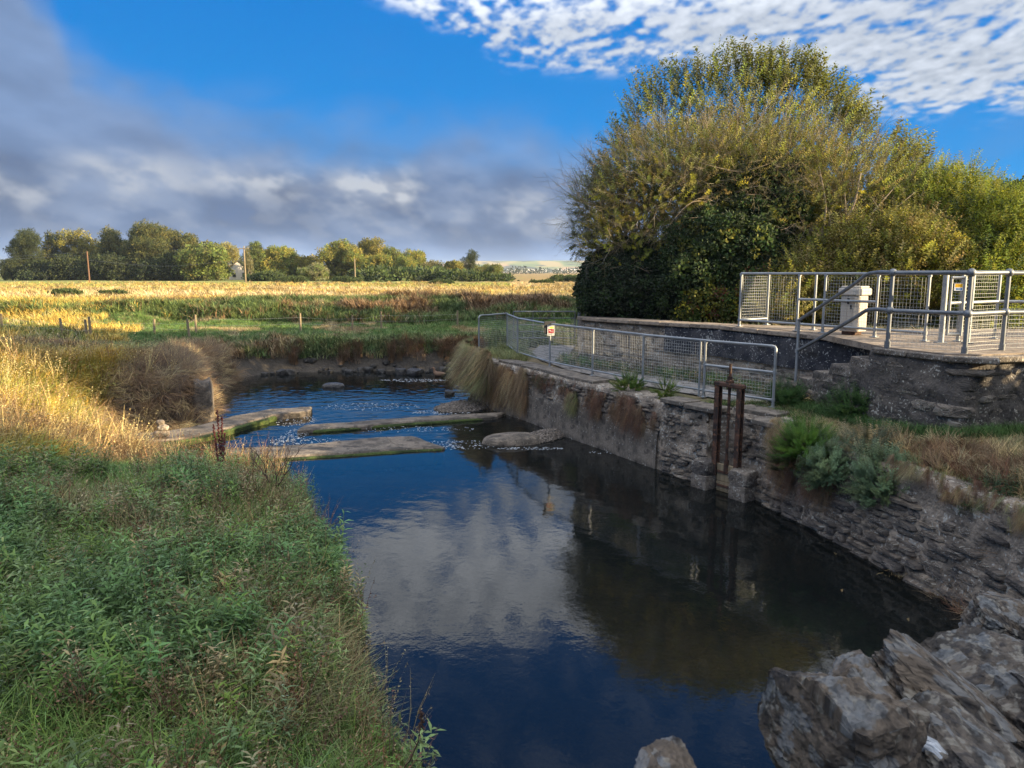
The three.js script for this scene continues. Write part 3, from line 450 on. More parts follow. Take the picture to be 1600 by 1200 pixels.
{ // field gate behind the walkway
  const z = -24.6, y = 1.32, t = thing('field_gate', 'low grey metal field gate across the far end of the walkway', 'gate');
  part('frame', merge([bar(V(0.05, y + 1.08, z), V(2.1, y + 1.08, z), 0.022), bar(V(0.05, y + 0.2, z), V(0.05, y + 1.08, z), 0.02), bar(V(2.1, y + 0.2, z), V(2.1, y + 1.08, z), 0.02), bar(V(0.05, y + 0.2, z), V(2.1, y + 0.2, z), 0.02)]), M.greyPaint, t);
  for (const h of [0.42, 0.64, 0.86]) part('bar', bar(V(0.06, y + h, z), V(2.09, y + h, z), 0.014), M.greyPaint, t);
  for (const x of [0.7, 1.4]) part('brace', bar(V(x, y + 0.2, z), V(x, y + 1.08, z), 0.012), M.greyPaint, t);
  const g = thing('foot_gate', 'narrow grey metal foot gate between two posts by the long wall', 'gate');
  part('frame', merge([bar(V(2.44, y + 0.12, z), V(2.44, y + 1.05, z), 0.02), bar(V(2.90, y + 0.12, z), V(2.90, y + 1.05, z), 0.02), curveBar([V(2.44, y + 1.04, z), V(2.5, y + 1.1, z), V(2.84, y + 1.1, z), V(2.90, y + 1.04, z)], 0.02), bar(V(2.44, y + 0.15, z), V(2.90, y + 0.15, z), 0.018)]), M.greyPaint, g);
  for (const h of [0.4, 0.65, 0.9]) part('bar', bar(V(2.45, y + h, z), V(2.89, y + h, z), 0.012), M.greyPaint, g);
  for (const [x, l] of [[2.24, 'thick grey gate post between the field gate and the foot gate'], [3.05, 'thick grey gate post on the wall side of the foot gate']]) { const p = part('gate_post', merge([bar(V(0, -0.2, 0), V(0, 1.2, 0), 0.06, 10), place(new THREE.SphereGeometry(0.06, 10, 4, 0, 7, 0, 1.57), 0, 1.2, 0)]), M.greyPaint, scene); p.position.set(x, y, z); tag(p, l, 'post', null); }
}
{ // upper mesh railing along the edge of the long wall and deck
  const y = 2.56, top = 3.67, low = y + 0.14, mid = y + 0.62, r = 0.025, U = [0.01, 0.364, 0.507, 0.765, 0.985].map((u) => [4.8 + 2.1 * u, -15.7 + 3.5 * u]);
  const t = thing('deck_railing', 'galvanised mesh railing on the edge of the platform in front of the white cabinet', 'railing');
  U.forEach((p) => part('post', merge([bar(top3(p, y), top3(p, top), r), ...foot(p, y)]), M.galv, t));
  const n = [0.86, 0.51], off = (p, d) => [p[0] + n[0] * d, p[1] - n[1] * d];
  part('top_rail', merge([bar(top3(U[0], top), top3(U[4], top), r), bar(top3(U[0], top), top3(off(U[0], 0.85), top), r)]), M.galv, t);
  part('bottom_rail', merge([bar(top3(U[0], low), top3(U[4], low), r), bar(top3(U[0], low), top3(off(U[0], 0.85), low), r)]), M.galv, t);
  part('middle_rail', bar(top3(U[1], mid), top3(U[3], mid), r), M.galv, t);
  part('mesh_panel', meshPanel(...inset(U[0], U[1], 0.06), low + 0.05, top - 0.06), M.wire, t);
  part('mesh_panel', meshPanel(...inset(U[0], off(U[0], 0.85), 0.06), low + 0.05, top - 0.06), M.wire, t);
  part('mesh_panel', meshPanel(...inset(U[2], U[3], 0.06), low + 0.05, top - 0.06), M.wire, t);
  part('mesh_panel', meshPanel(...inset(U[3], U[4], 0.06), low + 0.05, top - 0.06), M.wire, t);
  for (const q of [off(U[0], 0.85), off(U[1], 0.5)]) part('post', merge([bar(top3(q, y), top3(q, top), r), ...foot(q, y)]), M.galv, t);
  for (const v of U.flatMap((p) => [top3(p, low), top3(p, top - 0.02)])) part('clamp', RING, M.galv, t).position.copy(v);
  // narrow mesh gate with the yellow notice
  const g = thing('mesh_gate', 'narrow tall mesh gate standing ajar, with a small yellow and blue notice', 'gate', [6.98, 0, -11.98], -0.12);
  part('hinge_post', merge([bar(V(0, y, 0), V(0, top - 0.02, 0), 0.045, 10), place(rbox(0.16, 0.012, 0.16, 0.004), 0, y + 0.006, 0)]), M.galv, g);
  part('frame', merge([bar(V(0.09, y + 0.12, 0), V(0.09, top - 0.04, 0), 0.02), bar(V(0.29, y + 0.12, 0), V(0.29, top - 0.04, 0), 0.026), bar(V(0.09, y + 0.14, 0), V(0.29, y + 0.14, 0), 0.024), bar(V(0.09, top - 0.06, 0), V(0.29, top - 0.06, 0), 0.024)]), M.galv, g);
  part('mesh_panel', meshPanel([0.11, 0], [0.27, 0], y + 0.17, top - 0.09, 0.05), M.wire, g);
  part('latch_post', merge([bar(V(0.42, y, -0.02), V(0.42, top - 0.02, -0.02), 0.034), place(rbox(0.14, 0.012, 0.14, 0.004), 0.42, y + 0.006, -0.02)]), M.galv, g);
  const c = document.createElement('canvas'); c.width = 96; c.height = 96; const k = c.getContext('2d'); k.fillStyle = '#eee'; k.fillRect(0, 0, 96, 96); k.fillStyle = '#efb81e'; k.fillRect(8, 4, 84, 48); k.fillStyle = '#1d6fa8'; k.fillRect(20, 62, 70, 24); k.fillStyle = '#403312'; k.fillRect(44, 18, 34, 5); k.fillRect(36, 32, 46, 4); k.fillStyle = '#dfe9ef'; k.fillRect(36, 71, 40, 5);
  const map = new THREE.CanvasTexture(c); map.colorSpace = THREE.SRGBColorSpace; map.magFilter = THREE.LinearFilter;
  const sg = part('warning_notice', new THREE.BoxGeometry(0.13, 0.115, 0.006), std({ name: 'notice print small', map, roughness: 0.5 }), scene); sg.position.set(7.17, 3.46, -11.945); sg.rotation.y = -0.12; tag(sg, 'small yellow and blue notice fixed on the narrow mesh gate', 'sign');
  // railing on the far side of the deck
  const K = [[7.42, -12.25], [8.35, -12.75], [10.4, -12.2]], b = thing('far_deck_railing', 'mesh railing along the far side of the platform, right of the narrow gate', 'railing');
  K.forEach((p) => part('post', merge([bar(top3(p, y), top3(p, top), r * 1.1), ...foot(p, y)]), M.galv, b));
  part('middle_rail', merge([bar(V(7.12, 3.2, -12.1), top3(K[0], 3.2), r * 1.1), bar(top3(K[0], 3.2), top3(K[1], 3.2), r * 1.1), bar(top3(K[1], 3.2), top3(K[2], 3.2), r * 1.1)]), M.galv, b);
  part('mesh_panel', meshPanel(...inset(K[0], K[1], 0.05), 3.28, top - 0.03), M.wire, b);
  part('mesh_panel', meshPanel(...inset(K[0], K[1], 0.05), y + 0.1, 3.14), M.wire, b);
  part('mesh_panel', meshPanel(...inset(K[1], K[2], 0.05), y + 0.1, 3.14), M.wire, b);
}
{ // dark tubular handrail with ball joints, running down the stair
  const t = thing('handrail', 'dark tubular handrail with ball joints, sloping down beside the stair', 'handrail'), r = 0.032, F = [[5.78, -11.32], [6.42, -10.42], [7.24, -10.86], [10.3, -11.4]], S = [5.42, -13.95], y = 2.55, top = 3.69, mid = 3.12;
  F.forEach((p) => { part('post', merge([bar(top3(p, y - 0.03), top3(p, top), r * 0.95), clampRing(top3(p, y + 0.05), 0.045, 0.1)]), M.greyPaint, t); for (const h of [top, mid]) part('ball_joint', place(new THREE.SphereGeometry(0.062, 14, 10), p[0], h, p[1]), M.greyPaint, t); });
  part('post', merge([bar(top3(S, 1.32), top3(S, 2.80), r * 0.85), clampRing(top3(S, 2.22), 0.042, 0.07), clampRing(top3(S, 1.36), 0.05, 0.06)]), M.galv, t);
  const q = (k) => [lerp(F[0][0], S[0], k), lerp(F[0][1], S[1], k)];
  part('top_rail', merge([curveBar([top3(S, 2.80), top3(q(0.35), 3.52), top3(q(0.24), 3.66), top3(q(0.13), 3.695), top3(F[0], top)], r, 20), ...F.slice(1).map((p, i) => bar(top3(F[i], top), top3(p, top), r))]), M.greyPaint, t);
  part('middle_rail', merge([curveBar([top3(S, 2.22), top3(q(0.32), 2.97), top3(q(0.22), 3.09), top3(q(0.12), 3.12), top3(F[0], mid)], r, 20), ...F.slice(1).map((p, i) => bar(top3(F[i], mid), top3(p, mid), r))]), M.greyPaint, t);
  F.slice(1).forEach((p, i) => part('mesh_panel', meshPanel(...inset(F[i], p, 0.07), y + 0.04, mid - 0.05), M.wire, t));
}
M.cream = std({ name: 'cream glazed tile', roughness: 0.6, map: tex(256, (u, v) => mixc([0.40, 0.35, 0.29], [0.62, 0.57, 0.49], fbm(u * 5, v * 5, 5, 5, 411))) });
{ // cabinet on the deck
  const t = thing('white_cabinet', 'white tiled control cabinet with a heavy lid on the platform', 'cabinet', [6.28, 2.56, -13.6], -0.9); t.scale.set(0.86, 0.88, 0.86);
  part('body', merge([rbox(0.40, 0.74, 0.36, 0.012).translate(0, 0.44, 0)]), M.cream, t);
  part('plinth', rbox(0.3, 0.1, 0.28, 0.01).translate(-0.02, 0.05, 0), M.rust, t);
  for (let i = 0; i < 3; i++) for (let j = 0; j < 7; j++) part('tile', rbox(0.118, 0.094, 0.012, 0.003).translate(-0.125 + i * 0.125, 0.13 + j * 0.102, 0.184), M.cream, t);
  for (let i = 0; i < 3; i++) for (let j = 0; j < 7; j++) part('tile', rbox(0.012, 0.094, 0.104, 0.003).translate(0.204, 0.13 + j * 0.102, -0.115 + i * 0.112), M.cream, t);
  part('lid', merge([rbox(0.52, 0.15, 0.46, 0.03).translate(0, 0.89, 0), rbox(0.44, 0.05, 0.38, 0.02).translate(0, 0.985, 0)]), M.cream, t);
  part('lock', merge([rbox(0.05, 0.12, 0.02, 0.005).translate(-0.03, 0.70, 0.20), rbox(0.03, 0.08, 0.02, 0.005).translate(0.03, 0.58, 0.20)]), M.black, t);
}
// ---------------------------------------------------------------- sluice gate
{
  const t = thing('sluice_gate', 'rusty iron sluice frame with a screw spindle, set in the recess of the river wall', 'sluice gate', [3.62, 0, -12.12], Math.atan2(-0.83, 0.56));
  const up = (x) => { const s = new THREE.Shape([[-0.045, -0.05], [0.045, -0.05], [0.045, -0.035], [-0.03, -0.035], [-0.03, 0.035], [0.045, 0.035], [0.045, 0.05], [-0.045, 0.05]].map(([a, b]) => new THREE.Vector2(a, b))); return boxUV(new THREE.ExtrudeGeometry(s, { depth: 1.62, bevelEnabled: false }).rotateX(-Math.PI / 2).translate(x, 0.26, 0)); };
  part('upright', up(-0.23).rotateY(0), M.rust, t); part('upright', up(0.23), M.rust, t);
  part('cross_head', merge([rbox(0.60, 0.075, 0.12, 0.02).translate(0, 1.84, 0), rbox(0.12, 0.06, 0.1, 0.02).translate(0, 1.90, 0)]), M.rust, t);
  part('spindle', merge([bar(V(0, 0.42, 0), V(0, 2.2, 0), 0.026), bar(V(0, 1.3, 0), V(0, 1.36, 0), 0.036), bar(V(0, 0.36, 0), V(0, 0.56, 0), 0.044), bar(V(0, 1.88, 0), V(0, 1.98, 0), 0.045)]), M.rust, t);
  for (let k = 0; k < 4; k++) part('gate_board', rbox(0.40, 0.145, 0.05, 0.008).translate(0, 0.02 + k * 0.152 - 0.08, -0.03 + (k % 2) * 0.004), M.wood, t);
  for (const h of [0.1, 0.34]) part('gate_strap', rbox(0.42, 0.04, 0.02, 0.004).translate(0, h, 0.012), M.rust, t);
  for (const [x, l] of [[-0.42, 'worn round-topped sluice stone with a rust stain, far side of the sluice'], [0.40, 'square sluice stone block on the near side of the sluice']]) {
    const g = thing('sluice_block', l, 'stone block', [0, 0, 0]); g.position.copy(V(x, 0, 0.03).applyAxisAngle(V(0, 1, 0), t.rotation.y).add(t.position)); g.rotation.y = t.rotation.y;
    part('base_block', rbox(0.34, 0.5, 0.36, 0.02).translate(0, 0.0, 0), M.block[0], g);
    const m = part('top_block', rock(0.38, 0.26, 0.38, x < 0 ? 3 : 5, 3, 0.88, 0.08, 0.5).translate(0, 0.36, 0), M.block[x < 0 ? 1 : 0], g);
  }
}
// ---------------------------------------------------------------- bridge parapet under the viewer's right hand
const rockMap = (c0, c1, seed) => tex(640, (u, v) => { let c = mixc(c0, c1, sm(0.28, 0.72, fbm(u * 9, v * 9, 6, 9, seed))); c = c.map((k) => k * (0.55 + 0.9 * fbm(u * 60, v * 60, 3, 60, seed + 9))); const p = fbm(u * 11, v * 11, 5, 11, seed + 3); c = mixc(c, [0.16, 0.168, 0.17], sm(0.54, 0.62, p) * (0.35 + 0.5 * fbm(u * 40, v * 40, 3, 40, seed + 6))); const q = fbm(u * 24, v * 24, 4, 24, seed + 13); c = mixc(c, [0.24, 0.22, 0.18], sm(0.60, 0.72, q) * 0.6); return mixc(c, [0.01, 0.01, 0.012], sm(0.58, 0.74, fbm(u * 14, v * 14, 5, 14, seed + 17)) * 0.75); });
const rockTex = (t) => { t.repeat.set(2.8, 2.8); return t; };
M.lichenStone = std({ name: 'lichened parapet stone', map: rockTex(rockMap([0.030, 0.024, 0.019], [0.11, 0.084, 0.060], 331)), bumpMap: rockTex(bumpMapOf(9, 335)), bumpScale: 0.03 });
M.lichenDark = std({ name: 'dark parapet stone', map: rockTex(rockMap([0.030, 0.026, 0.022], [0.105, 0.085, 0.066], 351)), bumpMap: rockTex(bumpMapOf(9, 335)), bumpScale: 0.03 });
M.lime = std({ name: 'lime mortar', color: new THREE.Color().setRGB(0.52, 0.54, 0.56), bumpMap: roughBump, bumpScale: 0.03 });
// jagged stone: facets cut by random planes, then knocked about by finer noise
function craggy(w, h, d, seed, boxy, rough) {
  const g0 = rngOf(seed * 131 + 7), cuts = Array.from({ length: 18 }, () => { const u = g0() * 2 - 1, a = g0() * 6.283, k = Math.sqrt(1 - u * u); return [Math.cos(a) * k, u, Math.sin(a) * k, 0.62 + 0.32 * g0()]; });
  let g = new THREE.IcosahedronGeometry(1, 24); const p = g.attributes.position;
  for (let i = 0; i < p.count; i++) {
    let x = p.getX(i), y = p.getY(i), z = p.getZ(i); const m = Math.max(Math.abs(x), Math.abs(y), Math.abs(z)), k = lerp(1, 1 / m, boxy); x *= k; y *= k; z *= k;
    for (const [a, b, c, t] of cuts) { const q = x * a + y * b + z * c - t; if (q > 0) { x -= a * q; y -= b * q; z -= c * q; } }
    const lay = fbm3(x * 1.5 + seed, y * 9, z * 1.5 + seed, 4) - 0.5, n = 1 + rough * 1.1 * (fbm3(x * 1.6 + seed * 7.3, y * 1.6, z * 1.6, seed) - 0.5) + rough * 0.6 * (fbm3(x * 5 + seed, y * 7, z * 5, seed + 5) - 0.5) + 0.14 * lay + 0.07 * (fbm3(x * 14, y * 18, z * 14, seed + 9) - 0.5) + 0.03 * (fbm3(x * 34, y * 40, z * 34, seed + 2) - 0.5);
    p.setXYZ(i, x * n * w / 2, y * n * h / 2, z * n * d / 2);
  }
  g = boxUV(g); g.deleteAttribute('normal'); return toCreasedNormals(g, 0.45);
}
const pixelRay = (px, py) => V((px - 800) / 1152.589, -(py - 600) / 1152.589, -1).applyEuler(camera.rotation);
const at = (px, py, d) => pixelRay(px, py).multiplyScalar(d).add(camera.position);     // d = depth along the view
{
  const t = thing('bridge_parapet', 'rough lichen-covered stone parapet of the bridge, out of focus close by', 'stone wall');
  const st = (px, py, d, w, h, dp, seed, rot, mat, boxy = 0.55, rough = 0.2) => { const p = at(px, py, d), m = part('stone', craggy(w * 1.06, h * 1.06, dp, seed, boxy, rough), mat, t); m.position.copy(p); m.rotation.set(rot[0], rot[1], rot[2], 'YXZ'); return m; };
  st(1305, 1165, 1.15, 0.20, 0.27, 0.22, 3, [0.2, 0.3, 0.12], M.lichenStone, 0.55, 0.22);
  st(1345, 1075, 1.30, 0.12, 0.12, 0.16, 4, [0, 0.4, -0.3], M.lichenStone);
  st(1500, 1105, 1.33, 0.42, 0.11, 0.24, 5, [0.25, 0.2, -0.62], M.lichenStone, 0.8, 0.18);
  st(1445, 1165, 1.20, 0.16, 0.16, 0.18, 6, [0.1, 0.2, -0.5], M.lichenDark);
  st(1560, 1075, 1.62, 0.30, 0.22, 0.30, 7, [0.1, 0.1, -0.15], M.lichenDark, 0.6, 0.2);
  st(1585, 972, 1.95, 0.24, 0.115, 0.26, 8, [0.15, -0.3, -0.2], M.lichenStone, 0.85, 0.14);
  st(1530, 1215, 1.12, 0.24, 0.12, 0.2, 9, [0.2, 0.2, -0.5], M.lichenDark);
  st(1352, 1048, 1.36, 0.07, 0.06, 0.07, 14, [0, 0.4, 0], M.lichenDark);
  st(1045, 1210, 1.02, 0.085, 0.075, 0.10, 15, [0.1, 0.5, -0.2], M.lichenStone, 0.35, 0.3);
  st(1640, 1160, 1.35, 0.3, 0.2, 0.3, 17, [0.1, 0.2, -0.4], M.lichenDark);
  st(1680, 1030, 1.75, 0.3, 0.25, 0.3, 18, [0.1, 0.2, -0.2], M.lichenStone);
  const ln = [[1368, 1108], [1400, 1135], [1428, 1152], [1456, 1168], [1480, 1192], [1510, 1222]].map(([x, y], i) => at(x, y, 1.115 - i * 0.012));
  part('mortar', limb(ln, [0.008, 0.012, 0.011, 0.013, 0.013, 0.01], 6), M.lime, t);
  const l2 = [[1482, 1118], [1510, 1140], [1540, 1158], [1580, 1180]].map(([x, y], i) => at(x, y, 1.16)); part('mortar', limb(l2, [0.006, 0.008, 0.008, 0.006], 6), M.lime, t);
  const body = part('wall_core', rbox(2.2, 3.2, 0.45, 0.05), M.mortar, t); body.position.set(1.55, 1.35, -0.72); body.rotation.y = 0.28;
}
// ---------------------------------------------------------------- wildlife, far bank boulders
{
  const d = part('duck', (() => { const sp = [[-0.22, 0.09, 0.006, 0.006], [-0.19, 0.085, 0.03, 0.016], [-0.12, 0.07, 0.065, 0.05], [-0.03, 0.055, 0.085, 0.07], [0.06, 0.06, 0.075, 0.065], [0.115, 0.095, 0.045, 0.05], [0.135, 0.14, 0.028, 0.03], [0.145, 0.175, 0.033, 0.033], [0.17, 0.195, 0.034, 0.032], [0.198, 0.19, 0.022, 0.02], [0.215, 0.18, 0.016, 0.007], [0.25, 0.172, 0.017, 0.005], [0.262, 0.17, 0.006, 0.003]], pos = [], idx = [], k = 12; sp.forEach(([x, y, wz, hy], i) => { const a = sp[Math.max(0, i - 1)], b = sp[Math.min(sp.length - 1, i + 1)], l = Math.hypot(b[0] - a[0], b[1] - a[1]), tx = (b[0] - a[0]) / l, ty = (b[1] - a[1]) / l; for (let j = 0; j < k; j++) { const th = j / k * 6.283, c = Math.cos(th) * hy, s = Math.sin(th) * wz; pos.push(x - ty * c, y + tx * c, s); } }); for (let i = 0; i < sp.length - 1; i++) for (let j = 0; j < k; j++) { const a = i * k + j, b = i * k + (j + 1) % k; idx.push(a, a + k, b, b, a + k, b + k); } return geoFrom(pos, idx); })(), std({ name: 'brown feathers', color: new THREE.Color().setRGB(0.17, 0.10, 0.06) }), scene);
  d.position.set(-2.62, -0.01, -26.2); d.rotation.y = 2.6; d.scale.setScalar(1.5); tag(d, 'small brown duck swimming near the far bank', 'duck');
}
{
  R = rngOf(51); const shapes = [1, 2, 3].map((k) => rock(1, 0.6, 0.8, 60 + k, 2, 0.45, 0.22, 0.5)), spots = []; for (let i = 0; i < 46; i++) { const t = i / 45, x = lerp(-8.9, 1.5, t) + rr(-0.1, 0.1); spots.push([x, -27.15 - 0.03 * (x + 6) - 0.18 * Math.max(0, x + 2.5) - rr(-0.15, 0.95) + (x < -8 ? 0.5 : 0), rr(0.14, 0.42)]); }
  spots.push([-3.55, -26.6, 0.55], [-4.1, -26.9, 0.5], [-1.9, -22.2, 0.3]);
  const root = new THREE.Mesh(shapes[0], M.wet);
  spots.forEach(([x, z, s], i) => { const m = shade(i ? root.clone() : root); m.name = numbered('boulder'); m.geometry = shapes[i % 3]; m.material = M.wet; m.position.set(x, Math.max(0, height(x, z)) + s * 0.12, z); m.scale.setScalar(s); m.rotation.set(rr(-0.2, 0.2), rr(0, 6), rr(-0.2, 0.2)); scene.add(m); tag(m, i === 47 ? 'largest boulder standing free in the water off the far bank' : i === 46 ? 'boulder in the shallows just right of the largest one' : i === 48 ? 'small dark stone in the water off the overhanging grass tuft' : 'dark wet stone at the waterline below the far mud bank', 'boulder', i < 46 ? 'boulders along the far bank' : undefined); });
}
{ // pebbles: two small bars
  const bar_ = (cx, cz, rx, rz, n, label, ry) => { const g = rock(0.07, 0.04, 0.055, 88, 1, 0.2, 0.2, 0.6), im = new THREE.InstancedMesh(g, M.slate[2], n), m = new THREE.Matrix4(), q = new THREE.Quaternion(), c = new THREE.Color(); for (let i = 0; i < n; i++) { const a = rr(0, 6.283), r = Math.sqrt(R()), u = Math.cos(a) * r * rx, v = Math.sin(a) * r * rz; q.setFromEuler(new THREE.Euler(rr(0, 6), rr(0, 6), 0)); m.compose(V(cx + u * Math.cos(ry) - v * Math.sin(ry), 0.0 + 0.13 * (1 - r * r) + rr(-0.02, 0.01), cz + u * Math.sin(ry) + v * Math.cos(ry)), q, V(1, 1, 1).multiplyScalar(rr(0.5, 1.5))); im.setMatrixAt(i, m); c.setRGB(1, 1, 1).multiplyScalar(rr(0.6, 1.5)); im.setColorAt(i, c); } im.name = numbered('gravel'); scene.add(shade(im)); tag(im, label, 'gravel', null, 'stuff'); };
  bar_(0.75, -16.35, 0.75, 0.35, 1700, 'bar of purple-grey pebbles at the foot of the river wall', -0.9);
  bar_(-1.35, -20.1, 0.9, 0.65, 2200, 'spit of dark pebbles below the overhanging grass tuft', -0.8);
}
// ---------------------------------------------------------------- plant pieces (each with one colour per leaf)
function quadsGeo(fn) { const pos = [], idx = [], col = []; fn((pts, c) => { const b = pos.length / 3; for (const p of pts) { pos.push(...p); col.push(c, c, c); } for (let i = 0; i + 3 < pts.length; i += 2) idx.push(b + i, b + i + 1, b + i + 2, b + i + 1, b + i + 3, b + i + 2); if (pts.length === 3) idx.push(b, b + 1, b + 2); }); return geoFrom(pos, idx, pos.slice(0, pos.length / 3 * 2).map(() => 0), col); }
// a ribbon blade: base, heading, height, reach, droop
function blade(add, bx, bz, a, h, reach, w, c, segs = 3, droop = 0.3, by = 0) { const pts = [], px = -Math.sin(a), pz = Math.cos(a); for (let i = 0; i <= segs; i++) { const t = i / segs, k = w * (1 - t * t * 0.92) / 2, r = reach * t * t * (1.1 - 0.1 * t), y = by + h * (t - droop * t * t * t), x = bx + Math.cos(a) * r, z = bz + Math.sin(a) * r; pts.push([x + px * k, y, z + pz * k], [x - px * k, y, z - pz * k]); } add(pts, c); }
const tuftGeo = (seed, n, h, reach, w, spread, segs = 3, lean = null, droop = 0.3) => { const g = rngOf(seed); return quadsGeo((add) => { for (let i = 0; i < n; i++) { const a = lean === null ? g() * 6.283 : lean + (g() - 0.5) * 1.7, q = g() * 6.283, s = Math.sqrt(g()) * spread; blade(add, Math.cos(q) * s, Math.sin(q) * s, a, h * (0.55 + 0.6 * g()), reach * (0.35 + 0.9 * g()), w * (0.6 + 0.7 * g()), 0.72 + 0.5 * g(), segs, droop); } }); };
const leafQuad = (add, p, dir, up, L, W, c) => { const s = dir.clone().cross(up).normalize().multiplyScalar(W / 2), m = p.clone().addScaledVector(dir, L * 0.45).addScaledVector(up, L * 0.06), e = p.clone().addScaledVector(dir, L).addScaledVector(up, -L * 0.12); add([[p.x, p.y, p.z], [m.x + s.x, m.y + s.y, m.z + s.z], [m.x - s.x, m.y - s.y, m.z - s.z], [e.x, e.y, e.z]], c); };
const randDir = (g) => { const u = g() * 2 - 1, a = g() * 6.283, k = Math.sqrt(1 - u * u); return V(Math.cos(a) * k, u, Math.sin(a) * k); };
// leafy shoot along +y, length 1
function sprigGeo(seed, n, L, W, open = 0.9, stem = true) { const g = rngOf(seed); return quadsGeo((add) => { const bend = V((g() - 0.5) * 0.3, 0, (g() - 0.5) * 0.3); if (stem) { const k = 0.008; add([[-k, 0, 0], [k, 0, 0], [bend.x * 0.4 - k * 0.7, 0.5, bend.z * 0.4], [bend.x * 0.4 + k * 0.7, 0.5, bend.z * 0.4], [bend.x, 1, bend.z], [bend.x + 0.002, 1, bend.z]], 0.55); } for (let i = 0; i < n; i++) { const t = 0.12 + 0.9 * (i / n), a = i * 2.4 + g() * 0.8, p = V(bend.x * t * t, t, bend.z * t * t), d = V(Math.cos(a) * open, 0.75 - 0.5 * g(), Math.sin(a) * open).normalize(); leafQuad(add, p, d, V(-d.y * Math.cos(a), 1, -d.y * Math.sin(a)).normalize(), L * (0.7 + 0.6 * g()) * (1.15 - 0.45 * t), W * (0.7 + 0.6 * g()), 0.70 + 0.55 * g()); } }); }
// loose ball of leaves, radius 0.5
const clumpGeo = (seed, n, L, W) => { const g = rngOf(seed); return quadsGeo((add) => { for (let i = 0; i < n; i++) { const d = randDir(g), p = d.clone().multiplyScalar(0.12 + 0.38 * g()), q = randDir(g).multiplyScalar(0.9).add(d).add(V(0, 0.25, 0)).normalize(); leafQuad(add, p, q, randDir(g).cross(q).normalize(), L * (0.7 + 0.6 * g()), W * (0.7 + 0.6 * g()), 0.70 + 0.55 * g()); } }); };
// bare branching twig along +y, length 1
function twigGeo(seed, order = 2, r0 = 0.0065) { const g = rngOf(seed), list = []; const grow = (p, d, L, r, k) => { const a = p.clone().addScaledVector(d, L * 0.5).add(randDir(g).multiplyScalar(L * 0.07)), e = p.clone().addScaledVector(d, L).add(randDir(g).multiplyScalar(L * 0.12)).add(V(0, L * 0.06, 0)); list.push(limb([p, a, e], [r, r * 0.75, r * 0.35], 3, false)); if (k > 0) for (let i = 0; i < 4; i++) { const t = 0.3 + 0.18 * i, q = t < 0.5 ? p.clone().lerp(a, t * 2) : a.clone().lerp(e, t * 2 - 1); grow(q, d.clone().add(randDir(g).multiplyScalar(0.75)).normalize(), L * (0.38 + 0.2 * g()), r * 0.55, k - 1); } }; grow(V(0, 0, 0), V(0, 1, 0), 1, r0, order); return merge(list); }
// lots of copies of one piece: items are {p, dir (its up), s, c}
function copies(name, geo, mat, items, parent = scene) {
  const im = new THREE.InstancedMesh(geo, mat, items.length), m = new THREE.Matrix4(), q = new THREE.Quaternion(), q2 = new THREE.Quaternion(), Y = V(0, 1, 0), c = new THREE.Color();
  items.forEach((it, i) => { q.setFromUnitVectors(Y, it.dir ?? Y); q2.setFromAxisAngle(Y, it.turn ?? R() * 6.283); q.multiply(q2); m.compose(it.p, q, typeof it.s === 'number' ? V(it.s, it.s, it.s) : it.s); im.setMatrixAt(i, m); im.setColorAt(i, c.setRGB(...it.c)); });
  im.name = parent === scene ? numbered(name) : name; im.userData.kind = 'stuff'; parent.add(shade(im)); return im;
}
const vary = (c, k = 0.25, w = 0.12) => { const v = 1 + rr(-k, k), t = rr(-w, w); return [clamp(c[0] * v * (1 + t), 0.004), clamp(c[1] * v, 0.004), clamp(c[2] * v * (1 - t), 0.003)]; };
// leaves on lobes [cx, cy, cz, rx, ry, rz, weight]
function leavesOn(lobes, n, { size = [0.3, 0.5], colors, inner = 0.45, up = 0.35, seed = 1, lump = 0.35, floor = -1e9, keep = null, shell = 0.4 }) {
  const items = [], W = lobes.map((l) => (l[6] ?? 1) * (l[3] * l[4] + l[4] * l[5] + l[3] * l[5])), tot = W.reduce((a, b) => a + b, 0);
  lobes.forEach((l, k) => { const m = Math.round(n * W[k] / tot); for (let i = 0; i < m; i++) { const d = randDir(R); const bump = 1 + lump * (fbm3(d.x * 2.2 + l[0] + seed, d.y * 2.2 + l[1], d.z * 2.2 + l[2], seed) - 0.5) * 2; const f = lerp(inner, 1.03, Math.pow(R(), shell)) * bump, p = V(l[0] + d.x * l[3] * f, l[1] + d.y * l[4] * f, l[2] + d.z * l[5] * f); if (p.y < floor || (keep && !keep(p))) continue; const cc = colors[Math.floor(Math.pow(R(), 1.0) * colors.length)], patch = 0.75 + 0.5 * fbm3(p.x * 0.9 / l[3] * 2, p.y * 0.9 / l[4] * 2, p.z * 0.9 / l[5] * 2, seed + 3); items.push({ p, dir: d.clone().add(V(rr(-0.4, 0.4), up + rr(-0.3, 0.3), rr(-0.4, 0.4))).normalize(), s: rr(...size), c: vary(cc.map((q) => q * patch)) }); } });
  return items;
}
function trunkTo(base, targets, r, mat, parent, name = 'trunk', k = 7) {
  const list = []; for (const t of targets) { const a = base.clone(), b = t.clone(), m1 = a.clone().lerp(b, 0.35).setY(lerp(a.y, b.y, 0.48)).add(V(rr(-0.1, 0.1), 0, rr(-0.1, 0.1)).multiplyScalar(a.distanceTo(b) * 0.5)), m2 = a.clone().lerp(b, 0.7).add(V(rr(-0.1, 0.1), rr(-0.03, 0.06), rr(-0.1, 0.1)).multiplyScalar(a.distanceTo(b) * 0.5)); const pts = new THREE.CatmullRomCurve3([a, m1, m2, b]).getPoints(8); list.push(limb(pts, pts.map((_, i) => r * (1 - 0.88 * i / 8)), k, false)); }
  return part(name, merge(list), mat, parent);
}
